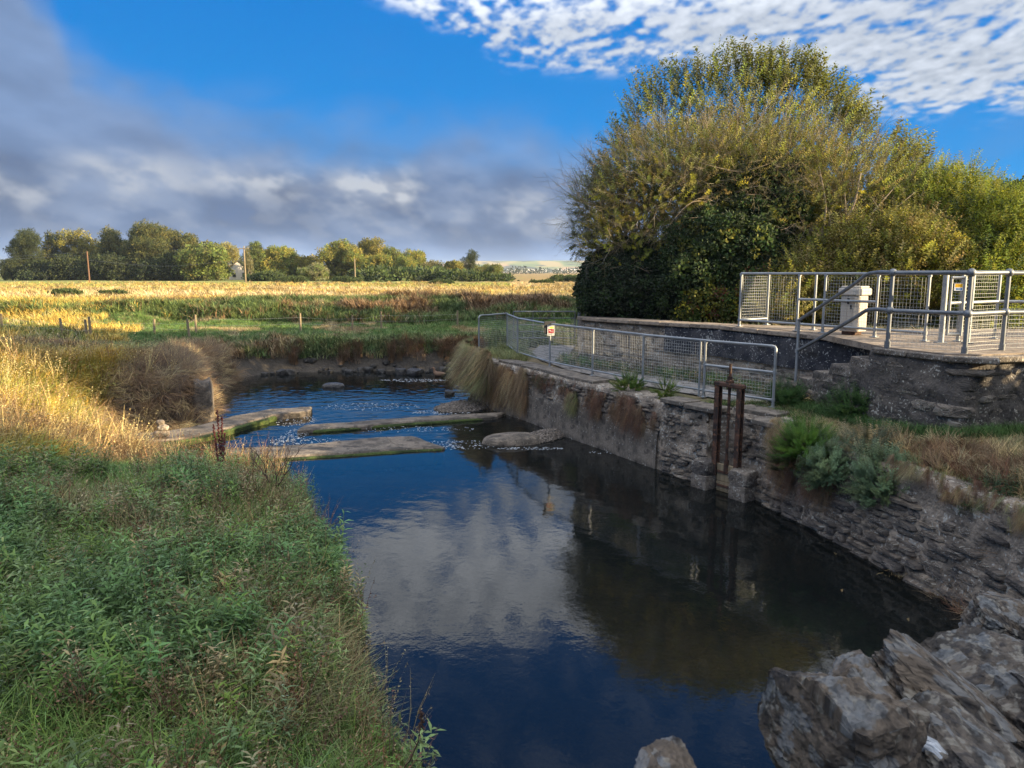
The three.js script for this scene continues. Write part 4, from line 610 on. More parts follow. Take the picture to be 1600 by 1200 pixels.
// ---------------------------------------------------------------- the thicket behind the long wall
const G = { sprig: sprigGeo(3, 20, 0.19, 0.075), sprig2: sprigGeo(8, 16, 0.24, 0.10), ivy: clumpGeo(5, 22, 0.26, 0.22), ivy2: clumpGeo(6, 22, 0.24, 0.2), small: clumpGeo(9, 34, 0.15, 0.09), twig: twigGeo(4), twig2: twigGeo(11), far: clumpGeo(12, 26, 0.30, 0.2), far2: clumpGeo(13, 30, 0.24, 0.15), needle: clumpGeo(14, 40, 0.24, 0.07) };
const lobe = (px, py, d, rx, ry, rz, w = 1) => { const p = at(px, py, d); return [p.x, p.y, p.z, rx * d / 1152.6, ry * d / 1152.6, rz, w]; };
const C = { olive: [0.18, 0.19, 0.035], yellow: [0.34, 0.32, 0.03], lime: [0.26, 0.30, 0.03], grey: [0.19, 0.19, 0.09], dark: [0.028, 0.045, 0.018], ivy: [0.05, 0.085, 0.024], brown: [0.22, 0.17, 0.055], red: [0.16, 0.06, 0.03], bronze: [0.26, 0.225, 0.045] };
R = rngOf(101);
function tree(name, label, cat, group) { return thing(name, label, cat, [0, 0, 0], 0, group); }
{ // tall willow at the back
  const t = tree('willow_tree', 'tallest olive-green tree of the thicket, its leafy shoots standing up against the sky', 'tree');
  const L = [lobe(1150, 205, 22, 110, 95, 1.6), lobe(1050, 215, 22, 85, 80, 1.5), lobe(1220, 190, 22.3, 80, 85, 1.5), lobe(1285, 235, 22, 60, 75, 1.3), lobe(1000, 290, 22, 70, 70, 1.3), lobe(1165, 320, 22, 190, 110, 1.8), lobe(1350, 290, 22, 70, 60, 1.2)];
  const base = V(7.2, 2.2, -22);
  trunkTo(base, L.map((l) => V(l[0], l[1] + l[4] * 0.3, l[2])), 0.16, M.bark, t);
  copies('leaves', G.sprig, M.leaf, leavesOn(L, 4900, { size: [0.35, 0.62], colors: [C.olive, C.olive, C.grey, C.lime, C.yellow], up: 0.7, inner: 0.35, lump: 0.62 }), t);
  // shoots along the crown's upper outline
  const sh = []; for (const [px, py, n] of [[1195, 108, 40], [1260, 112, 40], [1345, 175, 40], [1010, 150, 40], [1040, 130, 40], [1075, 120, 50], [1110, 112, 50], [1150, 100, 60], [1185, 108, 60], [1215, 112, 55], [1255, 108, 50], [1290, 140, 50], [1320, 160, 60], [985, 205, 45], [965, 260, 35], [1330, 190, 45], [1400, 225, 45], [1425, 240, 40], [1410, 255, 40], [1380, 270, 40]]) for (let i = 0; i < n; i++) { const p = at(px + rr(-22, 22), py + rr(-8, 42), 22 + rr(-0.6, 0.6)); sh.push({ p, dir: V(rr(-0.35, 0.35) + (px - 1160) / 500, 1, rr(-0.3, 0.3)).normalize(), s: rr(0.4, 0.75), c: vary(i % 3 ? C.olive : C.grey) }); }
  copies('shoots', G.sprig2, M.leaf, sh, t);
}
{ // the grey bare-twigged tree in front
  const t = tree('bare_twig_tree', 'grey-twigged half-bare tree with brownish thin leaves in the middle of the thicket', 'tree');
  const L = [lobe(1080, 280, 19.6, 140, 80, 1.1), lobe(1010, 330, 19.8, 90, 90, 1.0), lobe(1200, 270, 19.6, 120, 75, 1.0), lobe(1310, 295, 19.4, 95, 80, 1.0), lobe(1370, 345, 19.4, 70, 65, 0.9), lobe(1270, 350, 19.2, 100, 60, 0.9), lobe(985, 390, 19.8, 70, 45, 0.8)];
  const base = V(6.9, 2.3, -19.6), tips = L.map((l) => V(l[0], l[1], l[2] + 0.4));
  trunkTo(base, tips, 0.12, M.twig, t);
  // fan of grey branches leaning right, and arching ones at the left
  const fan = []; const br = (pts, r) => { const p = new THREE.CatmullRomCurve3(pts.map(([x, y, d]) => at(x, y, d))).getPoints(12); fan.push(limb(p, p.map((_, i) => r * (1 - 0.8 * i / 12)), 6, false)); };
  br([[1235, 440, 18.7], [1285, 395, 18.5], [1330, 330, 18.3], [1345, 270, 18.3]], 0.085); br([[1240, 440, 18.6], [1310, 400, 18.3], [1370, 385, 18.1], [1440, 340, 18.0]], 0.075);
  br([[1300, 380, 18.4], [1345, 350, 18.2], [1400, 290, 18.2]], 0.05); br([[1320, 395, 18.2], [1370, 350, 18.0], [1430, 300, 18.0]], 0.04); br([[1330, 400, 18.2], [1390, 395, 18], [1450, 395, 18]], 0.035); br([[1275, 400, 18.5], [1290, 330, 18.4], [1280, 260, 18.5]], 0.045); br([[1290, 390, 18.4], [1320, 360, 18.2], [1320, 300, 18.2]], 0.035);
  for (let i = 0; i < 11; i++) { const a = rr(2.2, 6.2), x0 = 1120 + rr(-30, 60), y0 = 300 + rr(-40, 40), l = rr(60, 130); br([[x0, y0, 18.9], [x0 + Math.cos(a) * l * 0.5, y0 - 14 + Math.abs(Math.sin(a)) * l * 0.2, 18.6], [x0 + Math.cos(a) * l, y0 + rr(-30, 70), 18.7 + rr(-0.2, 0.5)]], 0.016); }
  part('branch', merge(fan), M.twig, t);
  const tw = leavesOn(L, 1700, { size: [0.45, 0.95], colors: [[0.29, 0.24, 0.165], [0.20, 0.16, 0.105], [0.17, 0.145, 0.07]], up: 0.25, inner: 0.45, shell: 0.55 });
  M.twigTint = std({ name: 'grey twig', color: 0xffffff }); copies('twigs', G.twig, M.twigTint, tw.slice(0, tw.length / 2), t); copies('twigs', G.twig2, M.twigTint, tw.slice(tw.length / 2), t);
  copies('leaves', G.sprig, M.leaf, leavesOn(L, 4300, { size: [0.26, 0.46], colors: [C.bronze, C.brown, C.olive, C.olive, C.yellow], up: 0.5, inner: 0.4, lump: 0.55 }), t);
}
{ // ivy-clad trunk
  const t = tree('ivy_clad_tree', 'dark ivy-clad stump with glossy leaves rising in the middle of the thicket', 'tree');
  const L = [lobe(1150, 320, 19.4, 60, 50, 0.75), lobe(1205, 285, 19.4, 40, 34, 0.6), lobe(1150, 390, 18.9, 90, 75, 0.9), lobe(1180, 430, 18.5, 70, 70, 0.8), lobe(1105, 440, 18.7, 70, 65, 0.85), lobe(1215, 340, 19.1, 45, 60, 0.7)];
  trunkTo(V(5.9, 2.2, -19), L.map((l) => V(l[0], l[1], l[2])), 0.2, M.bark, t);
  const it = leavesOn(L, 4200, { size: [0.22, 0.4], colors: [C.ivy, C.ivy, C.dark, [0.075, 0.12, 0.025], C.ivy, [0.09, 0.12, 0.035], C.dark, C.ivy, C.olive], up: 0.1, inner: 0.5, lump: 0.7 }); copies('leaves', G.ivy, M.leaf, it, t);
  copies('leaves', G.ivy2, M.leaf, leavesOn([lobe(1125, 475, 18.3, 60, 32, 0.6), lobe(1190, 460, 18.0, 40, 40, 0.5)], 700, { size: [0.2, 0.34], colors: [[0.085, 0.14, 0.025], [0.085, 0.14, 0.025], C.olive, C.ivy, C.olive, C.yellow, C.red], up: 0.2 }), t);
}
{ // low dark bush
  const t = tree('dark_ivy_bush', 'low dense blackish-green bush at the left foot of the thicket, by the gates', 'bush');
  const L = [lobe(985, 455, 19.6, 75, 45, 1.0), lobe(945, 450, 19.9, 42, 46, 0.8), lobe(1050, 460, 19.2, 60, 50, 0.9), lobe(1000, 420, 20, 65, 40, 0.9), lobe(1065, 420, 19.6, 50, 45, 0.8)];
  trunkTo(V(4.0, 2.1, -19.9), L.map((l) => V(l[0], l[1], l[2])), 0.08, M.bark, t);
  copies('leaves', G.ivy, M.leaf, leavesOn(L, 4600, { size: [0.2, 0.36], colors: [C.dark, C.dark, C.ivy, [0.03, 0.04, 0.02]], up: 0.1, inner: 0.55 }), t);
}
{ // thin tree at the left
  const t = tree('thin_tree', 'thin open tree leaning out at the left edge of the thicket', 'tree');
  const L = [lobe(925, 320, 20.6, 36, 52, 0.8), lobe(950, 370, 20.6, 45, 40, 0.9), lobe(965, 300, 20.8, 45, 55, 0.9), lobe(905, 370, 20.6, 16, 30, 0.5, 0.6)];
  const base = at(1000, 470, 20.6); trunkTo(base, [...L, ...L].map((l) => V(l[0] + rr(-0.5, 0.4), l[1] + rr(-0.4, 0.6), l[2])), 0.06, M.twig, t);
  copies('twigs', G.twig2, M.twigTint, leavesOn(L, 200, { size: [0.5, 0.9], colors: [[0.15, 0.12, 0.08]], up: 0.5, inner: 0.2 }), t);
  copies('leaves', G.sprig, M.leaf, leavesOn(L, 900, { size: [0.22, 0.42], colors: [C.grey, C.olive, [0.09, 0.09, 0.05]], up: 0.4, inner: 0.2, shell: 0.7 }), t);
}
{ // yellow-green bushes to the right
  const mk = (label, L, n, cols, sizes = [0.24, 0.42]) => { const t = tree('leafy_bush', label, 'bush'), b = L[0]; trunkTo(V(b[0], Math.max(1.6, height(b[0], b[2])), b[2]), [...L, ...L].map((l) => V(l[0] + rr(-0.3, 0.3), l[1] + rr(-0.2, 0.5), l[2])), 0.07, M.twig, t); copies('leaves', G.small, M.leaf, leavesOn(L, n, { size: sizes, colors: cols, up: 0.35, inner: 0.4, lump: 0.4 }), t); const sh = leavesOn(L, Math.round(n * 0.22), { size: [0.3, 0.5], colors: cols, up: 0.9, inner: 0.85 }); copies('shoots', G.sprig, M.leaf, sh, t); return t; };
  mk('yellow-olive bush behind the white cabinet and the platform railing', [lobe(1345, 420, 18.2, 110, 75, 1.3), lobe(1270, 450, 18.0, 75, 50, 0.9), lobe(1420, 410, 17.6, 80, 75, 1.1), lobe(1215, 470, 17.6, 45, 32, 0.6)], 4400, [C.olive, C.bronze, C.yellow, C.brown]);
  mk('bright yellow-green bush right of the grey-twigged tree', [lobe(1420, 340, 19.5, 75, 70, 1.2), lobe(1480, 350, 19, 80, 80, 1.2), lobe(1470, 440, 18, 90, 70, 1.1)], 4400, [C.yellow, C.lime, C.lime, C.olive]);
  mk('rounded lime-green bush at the right edge above the platform', [lobe(1550, 370, 18, 85, 75, 1.2), lobe(1600, 420, 17.5, 90, 90, 1.2), lobe(1540, 455, 17, 70, 60, 0.9), lobe(1660, 400, 18, 80, 100, 1.2)], 4800, [C.lime, C.lime, C.yellow, [0.07, 0.10, 0.02]]);
  const t = tree('dark_tree', 'dark green round tree far behind the lime bush at the right edge', 'tree'), L = [lobe(1575, 330, 42, 45, 42, 2.2), lobe(1625, 350, 42, 50, 50, 2.2)];
  trunkTo(V(28.5, 1.4, -40), L.map((l) => V(l[0], l[1], l[2])), 0.3, M.bark, t); copies('leaves', G.far, M.leaf, leavesOn(L, 1500, { size: [0.5, 0.9], colors: [C.ivy, [0.05, 0.065, 0.02]] }), t);
  // hedge continuing behind the thicket, hidden from here, whose shade falls on the far bank
  const hd = tree('hedge', 'long hedge running on behind the thicket', 'hedge'), HL = []; for (let i = 0; i < 11; i++) HL.push([7.5 + i * 1.25, 3.9 + rr(-0.3, 0.3), -25 - i * 2.3, 1.9, 3.2 + rr(-0.2, 0.5), 1.8]);
  copies('leaves', G.far, M.leaf, leavesOn(HL, 3600, { size: [0.5, 0.9], colors: [C.olive, C.ivy] }), hd);
  trunkTo(V(9, 1.3, -28), HL.slice(0, 4).map((l) => V(l[0], l[1], l[2])), 0.1, M.bark, hd);
  // unseen tree added right of the frame, its crown shaped to shade the bluff
  { const s = tree('added_shade_tree', 'unseen clean-stemmed tree added right of the frame to shade the bluff', 'tree'), l = [[14.2, 7.7, -11.2, 2.0, 1.35, 1.3], [14.8, 8.5, -13.6, 2.0, 1.3, 1.5], [15.2, 7.9, -11.0, 1.6, 1.3, 1.2]]; trunkTo(V(15.5, 2.2, -11.8), l.map((q) => V(q[0], q[1], q[2])), 0.2, M.bark, s); copies('leaves', G.far, M.leaf, leavesOn(l, 1900, { size: [0.5, 0.9], colors: [C.ivy, C.olive], inner: 0.2, lump: 0.15 }), s); }
  // trees outside the frame on the right that keep the near bank in shade
  [[14.5, -4.2, 4.6, 8.6], [17.5, 1.5, 5.2, 9.5], [22, 1.6, 4.8, 10.5], [12, 4.5, 4.5, 8.5], [26, 5, 6, 11]].forEach(([x, z, r, h], i) => { const s = tree('roadside_tree', ['broad leafy tree right of the frame beside the bridge', 'taller leafy tree right of the frame behind the bridge end', 'leafy tree farther right of the frame beyond the bridge', 'leafy tree right of the viewer on the bridge', 'tall leafy tree far right of the viewer'][i], 'tree'), q = i ? 0 : 1.9, l = [[x, h * 0.5, z + q, r, h * 0.36, r], [x + 1, h * 0.72, z + q * 1.2, r * 0.75, h * 0.28, r * 0.75], [x - 0.5, h * 0.28, z - q * 0.45, r * 0.9, h * 0.26, r * 0.9]]; trunkTo(V(x, 1.2, z), l.map((q) => V(q[0], q[1], q[2])), 0.3, M.bark, s); copies('leaves', G.far, M.leaf, leavesOn(l, 2600, { size: [0.8, 1.4], colors: [C.ivy, C.olive], inner: 0.3 }), s); });
}
// ---------------------------------------------------------------- far tree line
R = rngOf(303);
function farTree(px, w, top, d, cols, label, { kind = 'broad', base = 437, n = 620, name = 'far_tree' } = {}) {
  const t = tree(name, label, kind === 'shrub' ? 'bush' : 'tree'), b = at(px, base, d), gy = height(b.x, b.z), H = at(px, top, d).y - gy, W = w * d / 1152.6 / 2, lobes = [];
  const k = kind === 'pine' ? 9 : kind === 'shrub' ? 4 : 8;
  for (let i = 0; i < k; i++) { const u = rr(-0.72, 0.72) * (kind === 'pine' ? 0.8 : 1), v = kind === 'shrub' ? rr(0.3, 0.6) : kind === 'pine' ? lerp(0.32, 0.86, i / k) : rr(0.30, 0.80), f = kind === 'pine' ? 0.5 : 0.46 - 0.1 * Math.abs(u); lobes.push([b.x + u * W * (1 - 0.4 * Math.max(0, v - 0.6)), gy + H * v, b.z + rr(-0.4, 0.4) * W, W * f * rr(0.85, 1.15), H * (kind === 'pine' ? 0.13 : kind === 'shrub' ? 0.34 : 0.21) * rr(0.85, 1.2), W * 0.55]); }
  if (kind !== 'shrub') lobes.push([b.x, gy + H * 0.84, b.z, W * 0.42, H * 0.16, W * 0.4]);
  lobes.push([b.x, gy + H * 0.22, b.z, W * 0.85, H * 0.22, W * 0.6]);
  trunkTo(V(b.x, gy - 0.2, b.z), lobes.slice(0, 5).map((l) => V(l[0], l[1], l[2])), kind === 'shrub' ? 0.08 : Math.max(0.12, H * 0.028), M.bark, t, 'trunk', 5);
  const s = Math.max(0.7, W * 0.26);
  copies('leaves', kind === 'pine' ? G.needle : px % 2 ? G.far : G.far2, M.leaf, leavesOn(lobes, n * 1.7, { size: [s * 0.7, s * 1.3], colors: cols, inner: 0.35, lump: 0.4, floor: gy, up: 0.4 }), t); return t;
}
{
  const D1 = [0.040, 0.056, 0.018], D2 = [0.075, 0.092, 0.026], O = [0.17, 0.16, 0.04], Y = [0.37, 0.32, 0.06], LG = [0.22, 0.27, 0.06], P = [0.30, 0.28, 0.14];
  farTree(50, 62, 358, 200, [D1, D2], 'dark spreading pine at the left end of the far wood', { kind: 'pine', n: 800 });
  farTree(20, 40, 405, 196, [D1, D2], 'low dark tree at the left foot of the far wood', { n: 400 });
  farTree(92, 62, 364, 206, [O, D2], 'olive tree next to the leftmost pine of the far wood');
  farTree(130, 66, 361, 206, [O, Y], 'pale olive rounded tree behind the reddish pole');
  farTree(178, 62, 357, 202, [D2, O], 'tall dark tree just right of the reddish pole', { n: 760 });
  farTree(232, 92, 350, 198, [D2, D2, O], 'highest broad pine in the middle of the far wood', { kind: 'pine', n: 1100 });
  farTree(278, 70, 362, 203, [D2, O], 'dark-green tree right of the highest pine');
  farTree(322, 88, 382, 192, [LG, LG, O], 'bright green tree at the right end of the far wood, next to the white house', { n: 800 });
  farTree(357, 36, 378, 225, [P, Y], 'pale feathery tree behind the white house roof', { n: 420 });
  for (const [px, w, top, l] of [[75, 90, 408, 'dark undergrowth below the leftmost pines'], [150, 90, 405, 'dark undergrowth behind the reddish pole'], [220, 90, 408, 'dark undergrowth below the highest pine'], [282, 80, 408, 'dark undergrowth left of the bright green tree'], [115, 80, 398, 'dark thicket between the olive trees of the far wood'], [190, 90, 395, 'dark thicket behind the tall tree right of the reddish pole'], [255, 90, 395, 'dark thicket right of the highest pine']]) farTree(px, w, top, 194, [D1, D1, D2], l, { kind: 'shrub', name: 'undergrowth', n: 520 });
  farTree(402, 44, 380, 198, [D2, LG], 'upright green tree right of the pole with the crossarm');
  farTree(390, 16, 385, 192, [O, P], 'thin pale tree close beside the pole with the crossarm', { n: 220 });
  farTree(432, 62, 386, 200, [Y, LG], 'yellow-green rounded tree right of the upright green one');
  farTree(472, 60, 402, 204, [O, Y], 'low olive trees in the middle of the tree line');
  farTree(455, 40, 396, 230, [D2], 'dark tree top showing behind the yellow-green tree', { n: 300 });
  farTree(492, 44, 412, 190, [P, LG], 'small pale grey-green tree in the middle of the tree line', { n: 380 });
  farTree(532, 66, 377, 198, [Y, O, LG], 'large golden-green tree left of the pale pole', { n: 800 });
  farTree(578, 56, 376, 212, [Y, O], 'tall golden tree behind the pale pole', { n: 600 });
  farTree(598, 62, 399, 192, [Y, Y, LG], 'rounded golden-green tree just right of the pale pole', { n: 700 });
  farTree(612, 46, 386, 212, [O, LG], 'olive tree top behind the rounded golden one');
  farTree(642, 46, 390, 204, [LG, Y], 'pointed yellow-green tree right of the golden group');
  farTree(632, 44, 402, 190, [Y, LG], 'low golden bush-like tree beneath the pointed one', { n: 420 });
  farTree(680, 56, 409, 200, [O, P], 'low grey-green tree in the right part of the tree line');
  farTree(712, 46, 409, 196, [Y, O], 'low yellow tree left of the dark pine at the right end');
  farTree(737, 34, 390, 200, [D1, D2], 'single dark pine near the right end of the tree line', { kind: 'pine', n: 460 });
  farTree(762, 48, 415, 198, [LG, O], 'low green tree at the right end of the tree line', { n: 420 });
  farTree(785, 30, 428, 205, [LG, O], 'last small bush at the right end of the tree line', { kind: 'shrub', n: 240 });
  for (const [px, w, top, d, l, b] of [[450, 50, 432, 150, 'green bramble mound in the meadow right of the crossarm pole', 447], [540, 50, 434, 152, 'green bramble mound in the meadow left of the pale pole', 446], [690, 44, 438, 130, 'dark low bush in the golden meadow', 446], [845, 34, 440, 130, 'dark low bush in the golden meadow, farthest right', 446], [105, 40, 459, 64, 'dark green low bush in the golden meadow at the left', 470], [178, 40, 460, 66, 'green low bush in the meadow right of the dark one', 468], [650, 180, 428, 186, 'long low green hedge in front of the golden trees', 440], [420, 70, 426, 180, 'green bushes at the foot of the crossarm pole', 441], [745, 120, 431, 180, 'long low green hedge at the right end of the tree line', 440], [890, 60, 432, 170, 'low green hedge at the far right of the meadow', 438]]) farTree(px, w, top, d, [[0.09, 0.125, 0.03], [0.06, 0.085, 0.025]], l, { kind: 'shrub', base: b, n: 420, name: 'meadow_bush' });
}
// ---------------------------------------------------------------- poles, wires, house, hills
{
  const pole = (px, top, base, d, label, mat, cross) => { const b = at(px, base, d), H = at(px, top, d).y, t = thing('utility_pole', label, 'pole', [b.x, 0, b.z]), gy = height(b.x, b.z); part('shaft', limb([V(0, gy - 0.3, 0), V(0, H, 0)], [0.17, 0.12], 8), mat, t); if (cross) { part('crossarm', rbox(1.9, 0.16, 0.14, 0.02).translate(0, H - 0.45, 0.12), mat, t); for (const x of [-0.8, 0, 0.8]) part('insulator', new THREE.CylinderGeometry(0.05, 0.07, 0.25, 8).translate(x, H - 0.25, 0.12), M.greyPaint, t); } return V(b.x, H - 0.2, b.z); };
  const a = pole(140, 393, 441, 150, 'reddish bare pole in front of the far wood', M.pole, false), b = pole(384, 385, 443, 146, 'grey-brown pole with a crossarm by the white house', M.wood, true), c = pole(555, 404, 438, 160, 'pale thin pole in front of the golden trees', M.wood, false);
  const w = (p, q, sag, l) => { const m = p.clone().lerp(q, 0.5); m.y -= sag; const g = limb(new THREE.CatmullRomCurve3([p, m, q]).getPoints(24), Array(25).fill(0.018), 4, false); tag(part('overhead_wire', g, M.greyPaint, scene), l, 'wire'); };
  w(a, V(-150, 7.2, -170), 0.8, 'thin overhead wire running left from the reddish pole'); w(a.clone().add(V(0, -0.5, 0)), V(-150, 6.6, -170), 0.8, 'second thin overhead wire, below the one left of the reddish pole'); w(a.clone().add(V(0, -1.6, 0)), b.clone().add(V(0, -2.4, 0)), 1.2, 'thin overhead wire between the reddish pole and the crossarm pole');
}
{
  const p = at(374, 437, 208), h = thing('white_house', 'white gabled house half hidden between trees at the end of the far wood', 'house', [p.x, 1.3, p.z], 0.25), W = 5.2, H = 3.4;
  const sh = new THREE.Shape([[-W / 2, 0], [W / 2, 0], [W / 2, H], [0, H + 2.0], [-W / 2, H]].map(([x, y]) => new THREE.Vector2(x, y)));
  part('wall', boxUV(new THREE.ExtrudeGeometry(sh, { depth: 8, bevelEnabled: false }).translate(0, 0, -8)), std({ name: 'cream wall', color: new THREE.Color().setRGB(0.66, 0.58, 0.50) }), h);
  for (const s of [-1, 1]) part('roof', rbox(3.4, 0.16, 8.6, 0.03).rotateZ(-s * Math.atan2(2, W / 2)).translate(s * W / 4, H + 1.14, -4), M.slate[2], h);
  for (const x of [-1.3, 1.3]) { const f = part('window', rbox(0.9, 1.2, 0.1, 0.02).translate(x, 1.6, 0.05), M.greyPaint, h); part('pane', rbox(0.7, 1.0, 0.03, 0.005).translate(x, 1.6, 0.115), M.black, f); }
  part('chimney', rbox(0.6, 1.4, 0.6, 0.03).translate(0, H + 2.3, -6), M.slate[3], h);
}
{ // patchwork hills
  const hill = (x0, x1, zc, hgt, seed, label, cols) => { const nx = 120, nz = 36, pos = [], idx = [], col = []; for (let j = 0; j <= nz; j++) for (let i = 0; i <= nx; i++) { const x = lerp(x0, x1, i / nx), v = j / nz, z = zc - v * 1100, e = sm(0, 0.12, i / nx) * sm(1, 0.9, i / nx), y = -2 + hgt * Math.sin(Math.min(1, v * 1.15) * Math.PI * 0.52) * (0.75 + 0.45 * fbm(x / 700, v * 2, 3, 0, seed)) * e; pos.push(x, y, z); const cx = Math.floor(x / 95 + 1.6 * fbm(x / 300, v * 3, 2, 0, seed)), cz = Math.floor(v * 7 + 0.8 * fbm(x / 250, v, 2, 0, seed + 4)), c = cols[Math.floor(hash(cx, cz, seed) * cols.length)]; const hedge = fbm(x / 60, v * 14, 3, 0, seed + 7) > 0.60 ? [0.035, 0.05, 0.025] : c; col.push(...hedge); } for (let j = 0; j < nz; j++) for (let i = 0; i < nx; i++) { const a = j * (nx + 1) + i; idx.push(a, a + 1, a + nx + 1, a + 1, a + nx + 2, a + nx + 1); } tag(part('hills', geoFrom(pos, idx, null, col), std({ name: 'field patchwork', roughness: 1, vertexColors: true }), scene), label, 'hills', null, 'structure'); };
  const warm = [[0.42, 0.26, 0.12], [0.36, 0.27, 0.10], [0.20, 0.22, 0.06], [0.13, 0.18, 0.05], [0.44, 0.32, 0.17]];
  hill(-500, 1700, -2700, 60, 5, 'distant patchwork hillside of fields beyond the meadow', warm);
  hill(-3200, -900, -2600, 34, 8, 'distant dim ridge beyond the meadow at the left edge', [[0.05, 0.07, 0.05], [0.07, 0.08, 0.05], [0.16, 0.15, 0.07]]);
  R = rngOf(77); const g = []; for (let i = 0; i < 70; i++) { const x = rr(-20, 420), z = rr(-2560, -2700), s = rr(4, 8); g.push(place(new THREE.BoxGeometry(s * rr(0.8, 1.6), s * 0.7, s), x, 3 + rr(0, 7), z, rr(-0.3, 0.3))); const roof = new THREE.CylinderGeometry(0.01, s * 0.75, s * 0.4, 4); g.push(place(roof, x, 3 + 7 + s * 0.4, z, 0.78)); }
  tag(part('distant_village', merge(g), M.white, scene), 'far-off white village at the foot of the patchwork hillside', 'village', null, 'stuff');
  const tr = []; for (let i = 0; i < 260; i++) { const x = rr(-60, 620), z = rr(-900, -1500); tr.push({ p: V(x, rr(1.5, 4), z), s: rr(7, 13), c: vary([0.05, 0.062, 0.028]) }); } const im = copies('distant_wood', G.far, M.leaf, tr); tag(im, 'far belt of trees across the plain below the hillside', 'wood');
}
scene.fog = new THREE.FogExp2(new THREE.Color().setRGB(0.62, 0.72, 0.86), 0.00011);
// ---------------------------------------------------------------- wire fence on the far bank
{
  const t = thing('wire_fence', 'old wire fence on wooden posts across the green far bank', 'fence'), P = [[4, 524, 0.75, 0.02], [100, 530, 0.72, -0.09], [137, 531, 0.74, -0.04], [143, 531, 0.86, -0.03], [241, 524, 0.55, 0.05], [297, 529, 0.72, -0.07], [307, 522, 0.78, 0], [470, 518, 0.82, 0], [551, 516, 0.65, 0], [596, 515, 0.78, 0], [715, 511, 0.66, 0]].map(([px, py, h, tilt]) => { const r = pixelRay(px, py), k = (0.98 - EYE) / r.y, p = r.multiplyScalar(k).add(camera.position); p.y = height(p.x, p.z); return { p, h, tilt }; });
  P.forEach(({ p, h, tilt }) => { const g = limb([V(0, -0.3, 0), V(tilt * 0.5, h * 0.5, 0), V(tilt, h + 0.15, 0)], [0.055, 0.05, 0.048], 7); const m = part('post', g, M.wood, t); m.position.copy(p); });
  for (const k of [0.95, 0.6]) part('wire', merge(P.slice(1).map((b, i) => { const a = P[i], A = a.p.clone().add(V(a.tilt * k, a.h * k, 0.05)), B = b.p.clone().add(V(b.tilt * k, b.h * k, 0.05)), m = A.clone().lerp(B, 0.5); m.y -= 0.05; return limb([A, m, B], [0.003, 0.003, 0.003], 4, false); })), M.wire, t);
}
// ---------------------------------------------------------------- grass and weeds
R = rngOf(909);
const T = {
  fine: [tuftGeo(1, 24, 0.46, 0.26, 0.009, 0.10), tuftGeo(2, 24, 0.52, 0.32, 0.0085, 0.11)], gold: [tuftGeo(3, 30, 0.70, 0.44, 0.011, 0.13, 4, 0.5, 0.36), tuftGeo(4, 30, 0.76, 0.5, 0.010, 0.14, 4, 0.2, 0.38)],
  mid: [tuftGeo(5, 16, 0.32, 0.2, 0.02, 0.18, 2), tuftGeo(6, 18, 0.36, 0.26, 0.018, 0.2, 2)], rough: [tuftGeo(7, 16, 0.55, 0.38, 0.03, 0.26, 3), tuftGeo(8, 18, 0.6, 0.42, 0.028, 0.28, 3)], field: [tuftGeo(9, 12, 0.6, 0.4, 0.055, 0.4, 2)],
  short: [tuftGeo(10, 22, 0.12, 0.09, 0.007, 0.09, 2), tuftGeo(11, 22, 0.14, 0.12, 0.007, 0.1, 2)],
};
const weedGeo = (seed, stems, h, n, L, W) => { const g = rngOf(seed); return quadsGeo((add) => { for (let s = 0; s < stems; s++) { const a = g() * 6.283, r = g() * 0.08, bx = Math.cos(a) * r, bz = Math.sin(a) * r, lx = (g() - 0.5) * 0.34, lz = (g() - 0.5) * 0.34, H = h * (0.6 + 0.6 * g()), pt = (t) => V(bx + lx * t * t, H * t, bz + lz * t * t), k = 0.0035; const a0 = pt(0), a1 = pt(0.5), a2 = pt(1); add([[a0.x - k, 0, a0.z], [a0.x + k, 0, a0.z], [a1.x - k, a1.y, a1.z], [a1.x + k, a1.y, a1.z], [a2.x - k * 0.5, a2.y, a2.z], [a2.x + k * 0.5, a2.y, a2.z]], 0.75); for (let i = 0; i < n; i++) { const t = 0.25 + 0.75 * i / n, q = i * 2.2 + g(), d = V(Math.cos(q), 0.55 - 0.5 * (1 - t) - 0.2 * g(), Math.sin(q)).normalize(); leafQuad(add, pt(t), d, V(-d.y * Math.cos(q), 1, -d.y * Math.sin(q)).normalize(), L * (0.6 + 0.7 * g()) * (1.2 - 0.55 * t), W * (0.7 + 0.6 * g()), 0.72 + 0.5 * g()); } } }); };
T.weed = [weedGeo(21, 4, 0.44, 15, 0.12, 0.017), weedGeo(22, 3, 0.58, 18, 0.13, 0.021), weedGeo(24, 3, 0.36, 11, 0.10, 0.026)]; T.broad = [weedGeo(23, 3, 0.4, 10, 0.09, 0.034)];
T.dry = [(() => { const g = rngOf(31); return quadsGeo((add) => { for (let s = 0; s < 5; s++) { const a = g() * 6.283, H = 0.45 + 0.35 * g(), lx = Math.cos(a) * 0.16, lz = Math.sin(a) * 0.16, k = 0.0028; add([[-k, 0, 0], [k, 0, 0], [lx * 0.3 - k, H * 0.6, lz * 0.3], [lx * 0.3 + k, H * 0.6, lz * 0.3], [lx, H, lz], [lx + k * 0.6, H, lz]], 0.9); for (let i = 0; i < 9; i++) { const t = 0.55 + 0.45 * i / 9, d = randDir(g); leafQuad(add, V(lx * t * t, H * t, lz * t * t), d, randDir(g).cross(d).normalize(), 0.028, 0.012, 0.7 + 0.5 * g()); } } }); })()];
